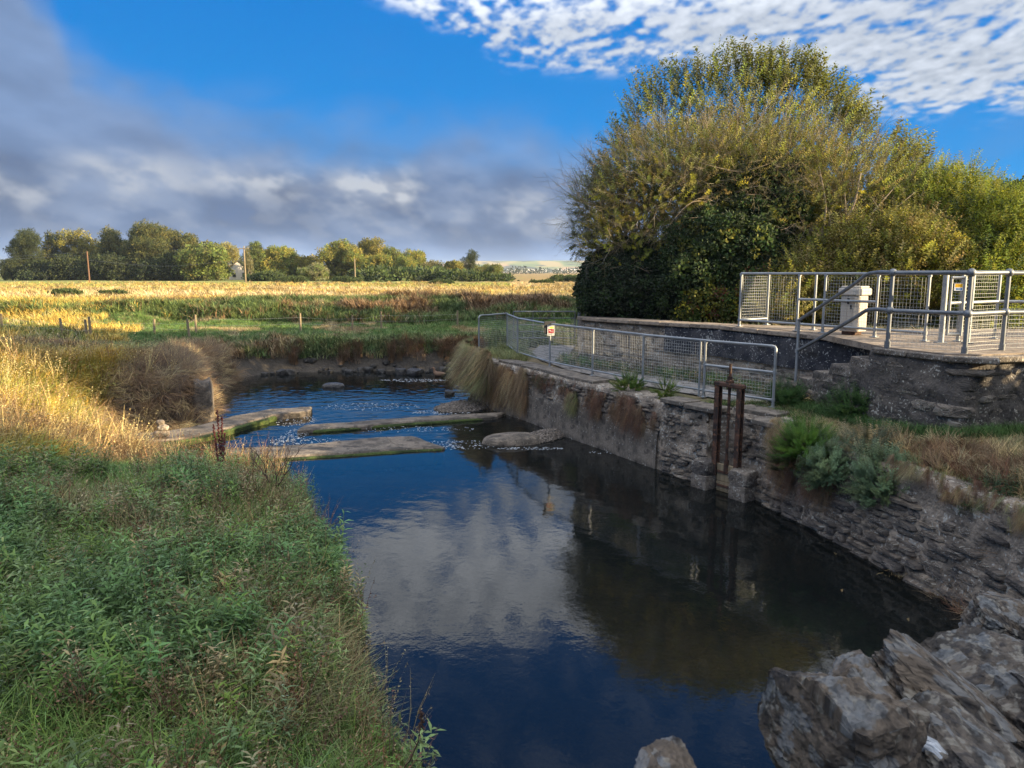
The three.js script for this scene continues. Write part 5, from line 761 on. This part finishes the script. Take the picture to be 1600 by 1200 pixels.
const K = { green: [0.155, 0.25, 0.05], cool: [0.15, 0.25, 0.075], dull: [0.24, 0.25, 0.10], dry: [0.38, 0.295, 0.145], gold: [0.55, 0.385, 0.085], brown: [0.23, 0.145, 0.075], rust: [0.17, 0.08, 0.045], lime: [0.27, 0.29, 0.06] };
// scatter over a rectangle; pick(x, z, noise) gives null or {g: geometry list, s, c, dir}
function scatter(name, label, cat, n, [x0, x1], [z0, z1], pick, mat = M.grass) {
  const by = new Map(); for (let i = 0; i < n; i++) { const x = rr(x0, x1), z = rr(z0, z1); if (Math.abs(x) > -z * 0.80 + 1.2) continue; const v = fbm(x * 0.55 + 11, z * 0.55 + 7, 3), q = pick(x, z, v); if (!q) continue; const g = q.g[Math.floor(R() * q.g.length)]; if (!by.has(g)) by.set(g, []); by.get(g).push({ p: V(x, (q.y ?? height(x, z)) - 0.02, z), dir: q.dir, turn: q.turn, s: q.s, c: vary(q.c, 0.45, 0.12) }); }
  let k = 0; for (const [g, items] of by) { const im = copies(name, g, mat, items); tag(im, label, cat); k++; }
}
const free = (x, z, m) => { if (inPoly(RIVER, x, z)) return false; return m === undefined || polyD(RIVER, x, z) > m; };
const tilt = (k) => V(rr(-k, k), 1, rr(-k, k)).normalize();
const goldEdge = (x, z) => x < -7.3 - 0.10 * (z + 12) + 0.7 * (fbm(x * 0.8, z * 0.8, 2) - 0.5) && z < -9.2;
const tipOf = (x, z) => sm(-10.2, -13.2, z) * sm(-9.2, -7.0, x);
const noGold = (x, z) => free(x, z) && z > -15.4 && x < 0.4 && !onRight(x, z);
scatter('green_grass', 'long green grass on the shaded near left bank', 'grass', 30000, [-11, 0.6], [-14.6, -2.6], (x, z, v) => { if (!noGold(x, z) || goldEdge(x, z)) return null; const e = polyD(RIVER, x, z); return { g: T.fine, s: rr(0.45, 1.05) * (0.6 + 0.95 * v) * sm(-0.1, 0.45, e + 0.05) * (1 - 0.45 * tipOf(x, z)), c: v > 0.58 ? (R() < 0.4 ? K.dry : K.dull) : v < 0.47 ? (R() < 0.6 ? K.cool : K.green) : R() < 0.35 ? K.dull : K.green, dir: tilt(0.4) }; });
scatter('leafy_weeds', 'narrow-leaved green weeds covering the near left bank', 'weeds', 27000, [-11, 0.6], [-14.4, -2.6], (x, z, v) => { const w = fbm(x * 0.9 + 31, z * 0.9, 2); if (!noGold(x, z) || goldEdge(x, z) || w < 0.40 + 0.12 * sm(-6, -12, z)) return null; return { g: T.weed, s: rr(0.6, 1.1) * (0.7 + 0.6 * w) * (1 - 0.4 * tipOf(x, z)), c: w > 0.62 ? K.cool : R() < 0.25 ? K.dry : R() < 0.6 ? K.green : [0.21, 0.28, 0.10], dir: tilt(0.35) }; }, M.leaf);
scatter('broad_weeds', 'broad-leaved plants low down at the near left of the bank', 'weeds', 1900, [-7, 0.4], [-9, -2.6], (x, z, v) => { if (!noGold(x, z) || fbm(x * 1.1 + 51, z * 1.1, 2) < 0.52) return null; return { g: T.broad, s: rr(0.6, 1.0), c: R() < 0.12 ? K.rust : R() < 0.5 ? K.green : K.cool, dir: tilt(0.4) }; }, M.leaf);
scatter('dry_stalks', 'brown dry seed stalks scattered on the near left bank', 'stalks', 3600, [-11, 0.6], [-14.8, -3], (x, z, v) => { if (!noGold(x, z) || goldEdge(x, z) || v < 0.44) return null; const e = polyD(RIVER, x, z); if (e > 2.5 && R() < 0.6) return null; return { g: T.dry, s: rr(0.6, 1.05), c: R() < 0.45 ? K.brown : R() < 0.5 ? K.dry : K.rust, dir: tilt(0.4) }; });
scatter('golden_grass', 'tall golden grass leaning over in the sun on the left bank', 'grass', 26000, [-19, -5], [-19, -8.6], (x, z, v) => { if (!free(x, z) || !goldEdge(x, z) || (z < -16.2 && x > -9.3)) return null; const e = polyD(RIVER, x, z); return { g: T.gold, s: rr(0.75, 1.2) * (e < 0.5 ? 0.8 : 1), c: v > 0.58 ? (R() < 0.5 ? K.dry : K.brown) : v < 0.42 ? (R() < 0.5 ? K.lime : K.gold) : R() < 0.12 ? K.dry : K.gold, turn: R() < 0.3 ? rr(-3, 3) : rr(-0.9, 0.9), dir: tilt(0.45) }; });
scatter('golden_seed_stalks', 'tall pale seed stalks standing out of the golden grass', 'stalks', 2600, [-19, -6], [-18, -8.6], (x, z, v) => !free(x, z, 0.4) || !goldEdge(x, z) ? null : { g: T.dry, s: rr(1.0, 1.5), c: R() < 0.6 ? [0.50, 0.39, 0.17] : K.brown, dir: tilt(0.5) });
scatter('bluff_scrub', 'brown and green tangle of dry grass on the bluff above the mossy ledge', 'scrub', 15000, [-16, -6.8], [-25.5, -15.2], (x, z, v) => { if (!free(x, z)) return null; if (goldEdge(x, z) && z > -17.2 && x < -9.3) return null; const e = polyD(RIVER, x, z), edge = e < 1.1; return { g: edge ? T.gold : R() < 0.5 ? T.fine : T.rough, s: edge ? rr(0.7, 1.0) : rr(0.5, 0.9), c: edge || v > 0.52 ? (R() < 0.45 ? K.brown : R() < 0.3 ? K.dry : [0.11, 0.075, 0.05]) : R() < 0.5 ? [0.11, 0.15, 0.05] : K.dull, dir: edge ? V(0.5 + rr(-0.3, 0.3), 0.7, 0.5 + rr(-0.3, 0.3)).normalize() : tilt(0.3) }; });
scatter('bank_grass', 'green and brown rough grass on the shaded far bank above the mud', 'grass', 30000, [-31, 3], [-40.5, -25], (x, z, v) => { if (!free(x, z, 1.0) || onRight(x, z)) return null; const e = polyD(RIVER, x, z), brush = e < 3.4; if (z < -38.5 && R() < 0.5) return null; return { g: brush ? T.rough : T.mid, s: brush ? rr(0.45, 0.95) : rr(0.5, 0.95), c: brush ? (v > 0.60 ? (R() < 0.5 ? K.brown : K.dry) : R() < 0.35 ? K.dull : [0.095, 0.145, 0.04]) : v > 0.66 ? K.dry : R() < 0.85 ? [0.115, 0.195, 0.045] : K.dull, dir: tilt(0.3) }; });
scatter('reed_fringe', 'pale brown dead reeds hanging over the far waterline', 'reeds', 800, [-8.5, -1], [-30, -27.6], (x, z, v) => { const f = fbm(x * 1.6 + 3, 5, 2); if (!free(x, z, 0.7) || polyD(RIVER, x, z) > 1.7 || f < 0.5) return null; return { g: T.gold, s: rr(0.7, 1.2), c: R() < 0.6 ? [0.30, 0.20, 0.125] : K.brown, turn: rr(-2.4, -0.8), dir: tilt(0.15) }; });
scatter('levee_scrub', 'brown and golden dry scrub on the long levee', 'scrub', 22000, [-46, 8], [-50, -38.5], (x, z, v) => { const left = sm(-17, -26, x + 8 * (v - 0.5)); return { g: T.rough, s: rr(0.6, 1.1) * (v > 0.60 ? 1.35 : 1), c: z < -47.5 ? K.gold : z > -40.5 && R() < 0.75 ? [0.125, 0.175, 0.05] : R() < left ? (R() < 0.75 ? K.gold : K.lime) : v > 0.6 ? K.brown : v < 0.46 ? [0.11, 0.15, 0.045] : R() < 0.3 ? K.dry : R() < 0.5 ? [0.15, 0.17, 0.06] : K.brown, dir: tilt(0.3) }; });
scatter('lit_meadow', 'sunlit golden rough grass at the left of the levee', 'grass', 12000, [-44, -13], [-42, -28], (x, z, v) => { if (x > -15 + 0.6 * (z + 28) + 6 * (v - 0.5)) return null; return { g: T.rough, s: rr(0.6, 1.15), c: v > 0.5 ? K.gold : R() < 0.4 ? K.lime : R() < 0.5 ? K.dry : [0.14, 0.17, 0.04], dir: tilt(0.3) }; });
scatter('meadow_grass', 'golden marsh grass of the wide meadow', 'grass', 46000, [-120, 24], [-150, -46], (x, z, v) => { if (R() > 0.25 + 0.75 * sm(-150, -60, z)) return null; const big = fbm(x * 0.05, z * 0.14, 3); if (z < -100 && big > 0.5 && x < 0) return { g: T.field, s: rr(0.5, 0.7), c: K.lime, dir: tilt(0.3) }; return { g: T.field, s: rr(0.55, 1.05) * (v > 0.6 ? 1.3 : 1), c: big > 0.54 ? [0.50, 0.39, 0.20] : v > 0.60 ? [0.26, 0.19, 0.08] : big < 0.40 && R() < 0.6 ? [0.24, 0.23, 0.07] : R() < 0.2 ? K.dry : [0.52, 0.365, 0.11], dir: tilt(0.3) }; });
scatter('lawn_grass', 'short trodden grass on the ledge between river wall and platform', 'grass', 26000, [3.6, 10], [-13.4, -5.2], (x, z, v) => { if (!rightOf(x, z) || inPoly(BACK, x, z) || inPoly(RIVER, x, z) || polyD(WALL, x, z, false) < 0.22) return null; if (polyD(PLAT, x, z, false) > 0 && inPoly([...PLAT, [10.5, -15], [5, -15]], x, z)) return null; if (polyD(PLAT, x, z, false) < 0.45) return { g: T.fine, s: rr(0.35, 0.6), c: [0.06, 0.12, 0.025], dir: tilt(0.3) }; if (v < 0.3 && R() < 0.5) return null; return { g: T.short, s: rr(0.7, 1.2), c: v > 0.5 ? (R() < 0.7 ? K.dry : K.dull) : R() < 0.75 ? [0.08, 0.13, 0.03] : K.dry, dir: tilt(0.35) }; });
scatter('walkway_weeds', 'low green weeds along the foot of the long wall', 'weeds', 5200, [1.2, 6], [-22, -12.4], (x, z, v) => { const d = polyD(LONG, x, z, false); if (inPoly(BACK, x, z) || !rightOf(x, z) || d > 0.75 || inPoly(RIVER, x, z)) return null; return { g: R() < 0.5 ? T.short : T.broad, s: rr(0.5, 0.95), c: R() < 0.75 ? [0.06, 0.12, 0.025] : K.dry, dir: tilt(0.3), y: 1.33 }; });
scatter('yard_grass', 'grass by the gates at the far end of the walkway', 'grass', 5200, [-2, 4.4], [-28.5, -19.8], (x, z, v) => { if (!free(x, z, 0.2) || inPoly(BACK, x, z) || z > -24 && x > 0.4) return null; return { g: R() < 0.5 ? T.fine : T.mid, s: rr(0.5, 0.9), c: v > 0.5 ? K.dull : [0.09, 0.135, 0.035], dir: tilt(0.3) }; });
scatter('undergrowth_grass', 'dry grass and leaf litter under the thicket', 'grass', 6500, [2, 14], [-24, -13], (x, z, v) => { if (!inPoly(BACK, x, z) || polyD(LONG, x, z, false) < 0.75 || (z > -16.2 && x > lerp(4.7, 7.4, clamp((z + 16.2) / 1.4)))) return null; return { g: T.mid, s: rr(0.5, 0.9), c: R() < 0.5 ? K.dull : K.dry, dir: tilt(0.3) }; });
scatter('dead_growth', 'dead brown tangle of grass along the wall top at the right', 'dead grass', 3600, [4.4, 7.2], [-9.9, -5.0], (x, z, v) => { const e = polyD(WALL, x, z, false); if (!rightOf(x, z) || inPoly(RIVER, x, z) || e > 0.55 + 1.1 * v || (z < -8.9 && x < 5.2)) return null; return { g: R() < 0.5 ? T.gold : T.fine, s: rr(0.25, 0.6), c: R() < 0.6 ? K.brown : R() < 0.5 ? K.dry : K.rust, turn: rr(-3, 3), dir: tilt(0.9) }; });
// hanging growth on the river wall, each patch a plant of its own
T.hang = (() => { const g = rngOf(41); return quadsGeo((add) => { for (let i = 0; i < 30; i++) { const a = 1.57 + (g() - 0.5) * 2.2, L = 0.5 + 0.6 * g(), out = 0.10 + 0.16 * g(), lift = 0.04 + 0.12 * g(), w = 0.006, wx = (g() - 0.5) * 0.5, wz = (g() - 0.3) * 0.25, pts = []; for (let k = 0; k <= 4; k++) { const t = k / 4, r = out * (1 - (1 - t) ** 2.2), y = lift * Math.sin(Math.min(1, t * 2) * 1.57) - L * Math.max(0, t - 0.22) * 1.1, q = w * (1 - t * t * 0.85) / 2, x = Math.cos(a) * r + (g() - 0.5) * 0.03 + wx * t * t * L, z = Math.sin(a) * r + wz * t * t * L; pts.push([x + q, y, z], [x - q, y, z]); } add(pts, 0.7 + 0.55 * g()); } }); })();
function hanging(label, s0, s1, y0, y1, n, cols, size, name = 'hanging_grass', cat = 'plant', out = 0.05) {
  const t = thing(name, label, cat), items = []; for (let i = 0; i < n; i++) { const s = rr(s0, s1), p = wallPath.at(s), y = rr(y0, y1) + 0.12 * (fbm(s * 3, 2, 2) - 0.5); if (fbm(s * 3.3 + 7, y * 4, 3) < (out > 0.08 ? 0 : 0.41)) continue; const nX = p.tz, nZ = -p.tx, o = out - 0.05 * (y + 0.45); items.push({ p: V(p.x + nX * o, y, p.z + nZ * o), turn: Math.atan2(nX, nZ) + rr(-0.5, 0.5), dir: out > 0.06 ? tilt(0.5) : tilt(0.2), s: rr(...size) * (R() < 0.2 ? 0.6 : 1), c: vary(cols[Math.floor(R() * cols.length)]) }); }
  copies('stems', T.hang, M.grass, items, t); copies('dead_twigs', G.twig, M.twigTint, items.filter((_, i) => i % 3 === 0).map((q) => ({ p: q.p, dir: V(rr(-0.6, 0.2), -0.6 + rr(-0.3, 0.5), rr(0.1, 0.8)).normalize(), s: q.s * 0.5, c: vary([0.16, 0.10, 0.065]) })), t); return t;
}
const S = wallS;
hanging('big tuft of brown-green grass overhanging the far corner of the river wall', S(16) - 0.2, S(18) + 0.4, 1.0, 1.62, 820, [K.dry, K.brown, K.dull, K.dull, K.dry], [0.75, 1.25], 'overhanging_tuft', 'grass tuft', 0.24);
hanging('dry brown stems hanging down the far wall beside the big grass tuft', S(15) + 0.2, S(16) + 0.3, 0.5, 1.3, 420, [K.brown, K.dry, K.brown], [0.5, 0.9]);
hanging('dark reddish-brown dead growth draped over the middle of the river wall', S(12) + 0.1, S(13) + 0.6, 0.78, 1.25, 330, [K.rust, K.brown, [0.09, 0.055, 0.035]], [0.18, 0.6]);
hanging('small brown-green tuft hanging on the concrete facing', S(13) + 0.95, S(13) + 1.3, 0.8, 1.0, 70, [K.brown, K.dull], [0.4, 0.6]);
hanging('thin dark growth below the cap of the far wall', S(13) + 0.9, S(15), 1.0, 1.3, 160, [K.rust, [0.08, 0.07, 0.03]], [0.22, 0.4]);
hanging('dry reddish stems hanging below the green bushes on the near wall', S(5) - 0.5, S(6) - 0.1, 0.6, 1.15, 230, [K.rust, K.brown], [0.2, 0.65]);
hanging('dry pale and brown grass drooping over the near end of the river wall', S(1) + 0.2, S(4) - 0.1, 1.24, 1.46, 900, [K.brown, K.dry, K.brown, K.rust, K.dull], [0.12, 0.3], 'hanging_grass', 'plant', 0.07);
hanging('dead brown grass on the wall top left of the green bushes', S(5) + 0.2, S(6) - 0.05, 1.2, 1.42, 150, [K.brown, K.dry], [0.35, 0.6]);
// bushes and weeds rooted on the wall
function bush(label, p, r, n, geo, cols, size, cat = 'bush', name = 'wall_bush') { const t = thing(name, label, cat), L = [[p[0], p[1], p[2], r[0], r[1], r[2]]]; trunkTo(V(p[0] + 0.15, p[1] - r[1] * 0.6, p[2]), [1, 2, 3, 4, 5].map(() => V(p[0] + rr(-0.6, 0.6) * r[0], p[1] + rr(-0.2, 0.6) * r[1], p[2] + rr(-0.6, 0.6) * r[2])), 0.008, M.twig, t, 'stems', 4); copies('leaves', geo, M.leaf, leavesOn(L, n, { size, colors: cols, up: 0.8, inner: 0.2, lump: 0.5 }), t); return t; }
const wl = weedGeo(61, 5, 1, 22, 0.15, 0.034), wf = weedGeo(62, 9, 1, 26, 0.10, 0.022);
bush('bright green fine-leaved bush on the wall right of the sluice', [4.22, 1.22, -10.4], [0.25, 0.24, 0.25], 200, wf, [[0.10, 0.21, 0.02], [0.13, 0.24, 0.03]], [0.22, 0.34]);
bush('grey-green bush hanging just right below the bright green one', [4.42, 1.0, -9.95], [0.25, 0.27, 0.26], 180, wl, [[0.16, 0.23, 0.11], [0.14, 0.20, 0.09]], [0.22, 0.34]);
bush('wide grey-green bush spilling over the wall, right of the other two', [4.82, 0.98, -9.3], [0.27, 0.33, 0.44], 300, wl, [[0.16, 0.23, 0.10], [0.19, 0.25, 0.12], [0.13, 0.19, 0.08]], [0.24, 0.36]);
bush('pale loose plant at the top edge behind the wide grey-green bush', [4.95, 1.32, -9.9], [0.35, 0.16, 0.35], 130, wl, [[0.13, 0.15, 0.085], K.dry], [0.2, 0.32]);
bush('olive trailing plant below the bright green bush', [4.12, 0.98, -10.65], [0.2, 0.25, 0.2], 110, wf, [[0.10, 0.10, 0.03], K.brown], [0.2, 0.3]);
bush('dark green weeds at the foot of the platform wall', [5.65, 1.52, -11.85], [0.45, 0.22, 0.3], 200, wl, [[0.045, 0.10, 0.02], [0.06, 0.12, 0.025]], [0.22, 0.34], 'weeds', 'weed_clump');
bush('green weeds beside the end post of the guard rail', [4.95, 1.45, -13.1], [0.3, 0.18, 0.3], 130, wl, [[0.05, 0.11, 0.02]], [0.2, 0.3], 'weeds', 'weed_clump');
bush('fresh green weeds under the far half of the guard rail', [2.42, 1.38, -15.0], [0.3, 0.14, 0.2], 120, wf, [[0.09, 0.17, 0.02], [0.14, 0.2, 0.03]], [0.16, 0.24], 'weeds', 'weed_clump');
bush('small yellow-green weed at the wall cap under the guard rail', [2.95, 1.42, -14.05], [0.14, 0.13, 0.12], 46, wf, [[0.14, 0.2, 0.03]], [0.16, 0.26], 'weeds', 'weed_clump');
bush('green weeds on the wall end at the right edge below the lawn', [5.45, 1.1, -7.9], [0.3, 0.22, 0.3], 120, wl, [[0.05, 0.09, 0.03]], [0.2, 0.3], 'weeds', 'weed_clump');
{ // white flecks for broken water and painted-in sky glints round the weirs
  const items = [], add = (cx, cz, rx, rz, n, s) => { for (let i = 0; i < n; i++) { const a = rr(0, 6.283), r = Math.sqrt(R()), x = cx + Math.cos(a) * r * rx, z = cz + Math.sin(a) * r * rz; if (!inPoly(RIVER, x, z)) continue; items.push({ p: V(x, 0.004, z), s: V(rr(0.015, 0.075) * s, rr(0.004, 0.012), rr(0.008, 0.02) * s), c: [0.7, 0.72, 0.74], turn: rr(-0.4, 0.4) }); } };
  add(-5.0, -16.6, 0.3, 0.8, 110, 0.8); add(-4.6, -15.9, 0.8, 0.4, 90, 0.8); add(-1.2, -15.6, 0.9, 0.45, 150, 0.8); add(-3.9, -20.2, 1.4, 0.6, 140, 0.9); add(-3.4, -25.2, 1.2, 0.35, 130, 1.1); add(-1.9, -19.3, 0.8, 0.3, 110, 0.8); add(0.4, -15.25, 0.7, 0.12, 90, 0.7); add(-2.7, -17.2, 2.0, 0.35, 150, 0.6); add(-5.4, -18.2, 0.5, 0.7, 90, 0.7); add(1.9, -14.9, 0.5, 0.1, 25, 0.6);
  const im = copies('foam_glints', rock(1, 1, 1, 3, 1, 0, 0.3, 0), std({ name: 'foam_glints', color: 0xffffff, roughness: 0.6 }), items); tag(im, 'white flecks of broken water and painted sky glints round the weirs', 'foam_glints');
  const lf = []; for (let i = 0; i < 60; i++) { const x = rr(0, 5), z = rr(-14, -6); if (lf.length < 5 && inPoly(RIVER, x, z) && polyD(WALL, x, z, false) < 1.1) lf.push({ p: V(x, 0.006, z), dir: V(rr(-0.1, 0.1), 0.2, 1).normalize(), s: rr(0.25, 0.5), c: vary([0.40, 0.26, 0.09]) }); }
  const g = quadsGeo((a) => leafQuad(a, V(0, 0, 0), V(0, 1, 0), V(0, 0, 1), 0.2, 0.1, 1)), fl = copies('floating_leaves', g, M.leaf, lf); tag(fl, 'few small tan leaves floating along the edges of the pool', 'leaves');
}
{ // rust-red dock stem, bare shrub and a drooping weed on the near bank
  const b = at(346, 745, 11.8), t = thing('dock_plant', 'tall rust-red dock stem with seeds standing on the left bank', 'plant', [b.x, height(b.x, b.z), b.z]), list = [], g = rngOf(5), H = 1.22;
  for (const [dx, dz, h] of [[0, 0, H], [-0.07, 0.03, H * 0.82], [0.05, -0.04, H * 0.9], [0.1, 0.02, H * 0.7]]) { list.push(limb([V(0, 0, 0), V(dx * 0.5, h * 0.5, dz), V(dx, h, dz)], [0.008, 0.006, 0.003], 5, false)); for (let i = 0; i < 90; i++) { const u = 0.38 + 0.62 * g(), a = g() * 6.283, r = 0.035 * (1.15 - u * 0.7) * g(); list.push(place(new THREE.OctahedronGeometry(0.011 + 0.007 * g()), dx * u + Math.cos(a) * r, h * u, dz * u + Math.sin(a) * r, g() * 3)); } }
  part('seed_stem', merge(list), std({ name: 'dock seeds', color: new THREE.Color().setRGB(0.115, 0.030, 0.026) }), t);
}
{
  const b = at(432, 752, 11.2), y = height(b.x, b.z) + 0.12, t = thing('bare_shrub', 'small leafless dark shrub at the far tip of the left bank', 'shrub', [b.x, y, b.z]), list = [], g = rngOf(17);
  const grow = (p, d, L, r, k) => { const m = p.clone().addScaledVector(d, L * 0.5).add(randDir(g).multiplyScalar(L * 0.08)), e = p.clone().addScaledVector(d, L).add(randDir(g).multiplyScalar(L * 0.12)); list.push(limb([p, m, e], [r, r * 0.8, r * 0.55], 5, false)); if (k) for (let i = 0; i < 3; i++) grow(i ? e : m, d.clone().add(randDir(g).multiplyScalar(0.7)).add(V(0, 0.15, 0)).normalize(), L * (0.55 + 0.25 * g()), r * 0.55, k - 1); };
  for (let i = 0; i < 4; i++) grow(V(rr(-0.05, 0.05), 0, rr(-0.05, 0.05)), V(rr(-0.6, 0.6), 1, rr(-0.4, 0.4)).normalize(), 0.42, 0.013, 3);
  part('branches', merge(list), M.twigDark, t);
  const c = at(505, 792, 9.9), u = thing('fallen_twig', 'thin bare twig reaching out over the water from the left bank', 'twig', [c.x, 0.32, c.z]); part('stem', merge([limb([V(-0.45, 0.05, 0), V(-0.1, 0, 0), V(0.15, 0.03, 0.02), V(0.3, 0.12, 0)], [0.008, 0.006, 0.005, 0.002], 5, false), limb([V(-0.05, 0, 0), V(0.1, -0.1, 0.03)], [0.004, 0.002], 4, false), limb([V(0.1, 0.02, 0.02), V(0.2, -0.06, 0.0)], [0.004, 0.002], 4, false)]), M.twigDark, u);
  const q = at(640, 1185, 5.0), w = thing('seeding_weed', 'weed with a brown seed head leaning over the water, lowest on the bank', 'weed', [q.x, q.y - 0.1, q.z]);
  part('stem', merge([limb([V(-0.15, -0.1, 0), V(0, 0.08, 0), V(0.06, 0.22, 0), V(0.09, 0.42, 0)], [0.005, 0.0045, 0.004, 0.002], 5, false), limb([V(0, 0.08, 0), V(0.1, 0.12, 0.05), V(0.15, 0.1, 0.08)], [0.003, 0.003, 0.002], 4, false), limb([V(0.05, 0.2, 0), V(-0.02, 0.34, 0.03), V(-0.05, 0.38, 0.03)], [0.003, 0.003, 0.002], 4, false)]), M.twigDark, w);
  const rg = rngOf(8); part('leaf', quadsGeo((add) => { for (const [x, y, z] of [[0.15, 0.1, 0.08], [-0.05, 0.38, 0.03], [-0.04, 0.33, 0.02], [0.02, 0.15, 0], [0.06, 0.25, 0], [0.1, 0.12, 0.05]]) for (let i = 0; i < 2; i++) { const d = randDir(rg); leafQuad(add, V(x, y, z), d, randDir(rg).cross(d).normalize(), 0.075, 0.022, 0.9 + 0.3 * rg()); } }), new THREE.MeshPhysicalMaterial({ name: 'weed leaf', color: new THREE.Color().setRGB(0.10, 0.13, 0.03), roughness: 1, transmission: 0.35, thickness: 0, side: THREE.DoubleSide, vertexColors: true }), w);
  part('seed_head', merge(Array.from({ length: 34 }, () => place(new THREE.OctahedronGeometry(0.008 + 0.006 * rg()), 0.085 + (rg() - 0.5) * 0.03, 0.32 + rg() * 0.13, (rg() - 0.5) * 0.03))), M.rust, w);
}
renderer.render(scene, camera);
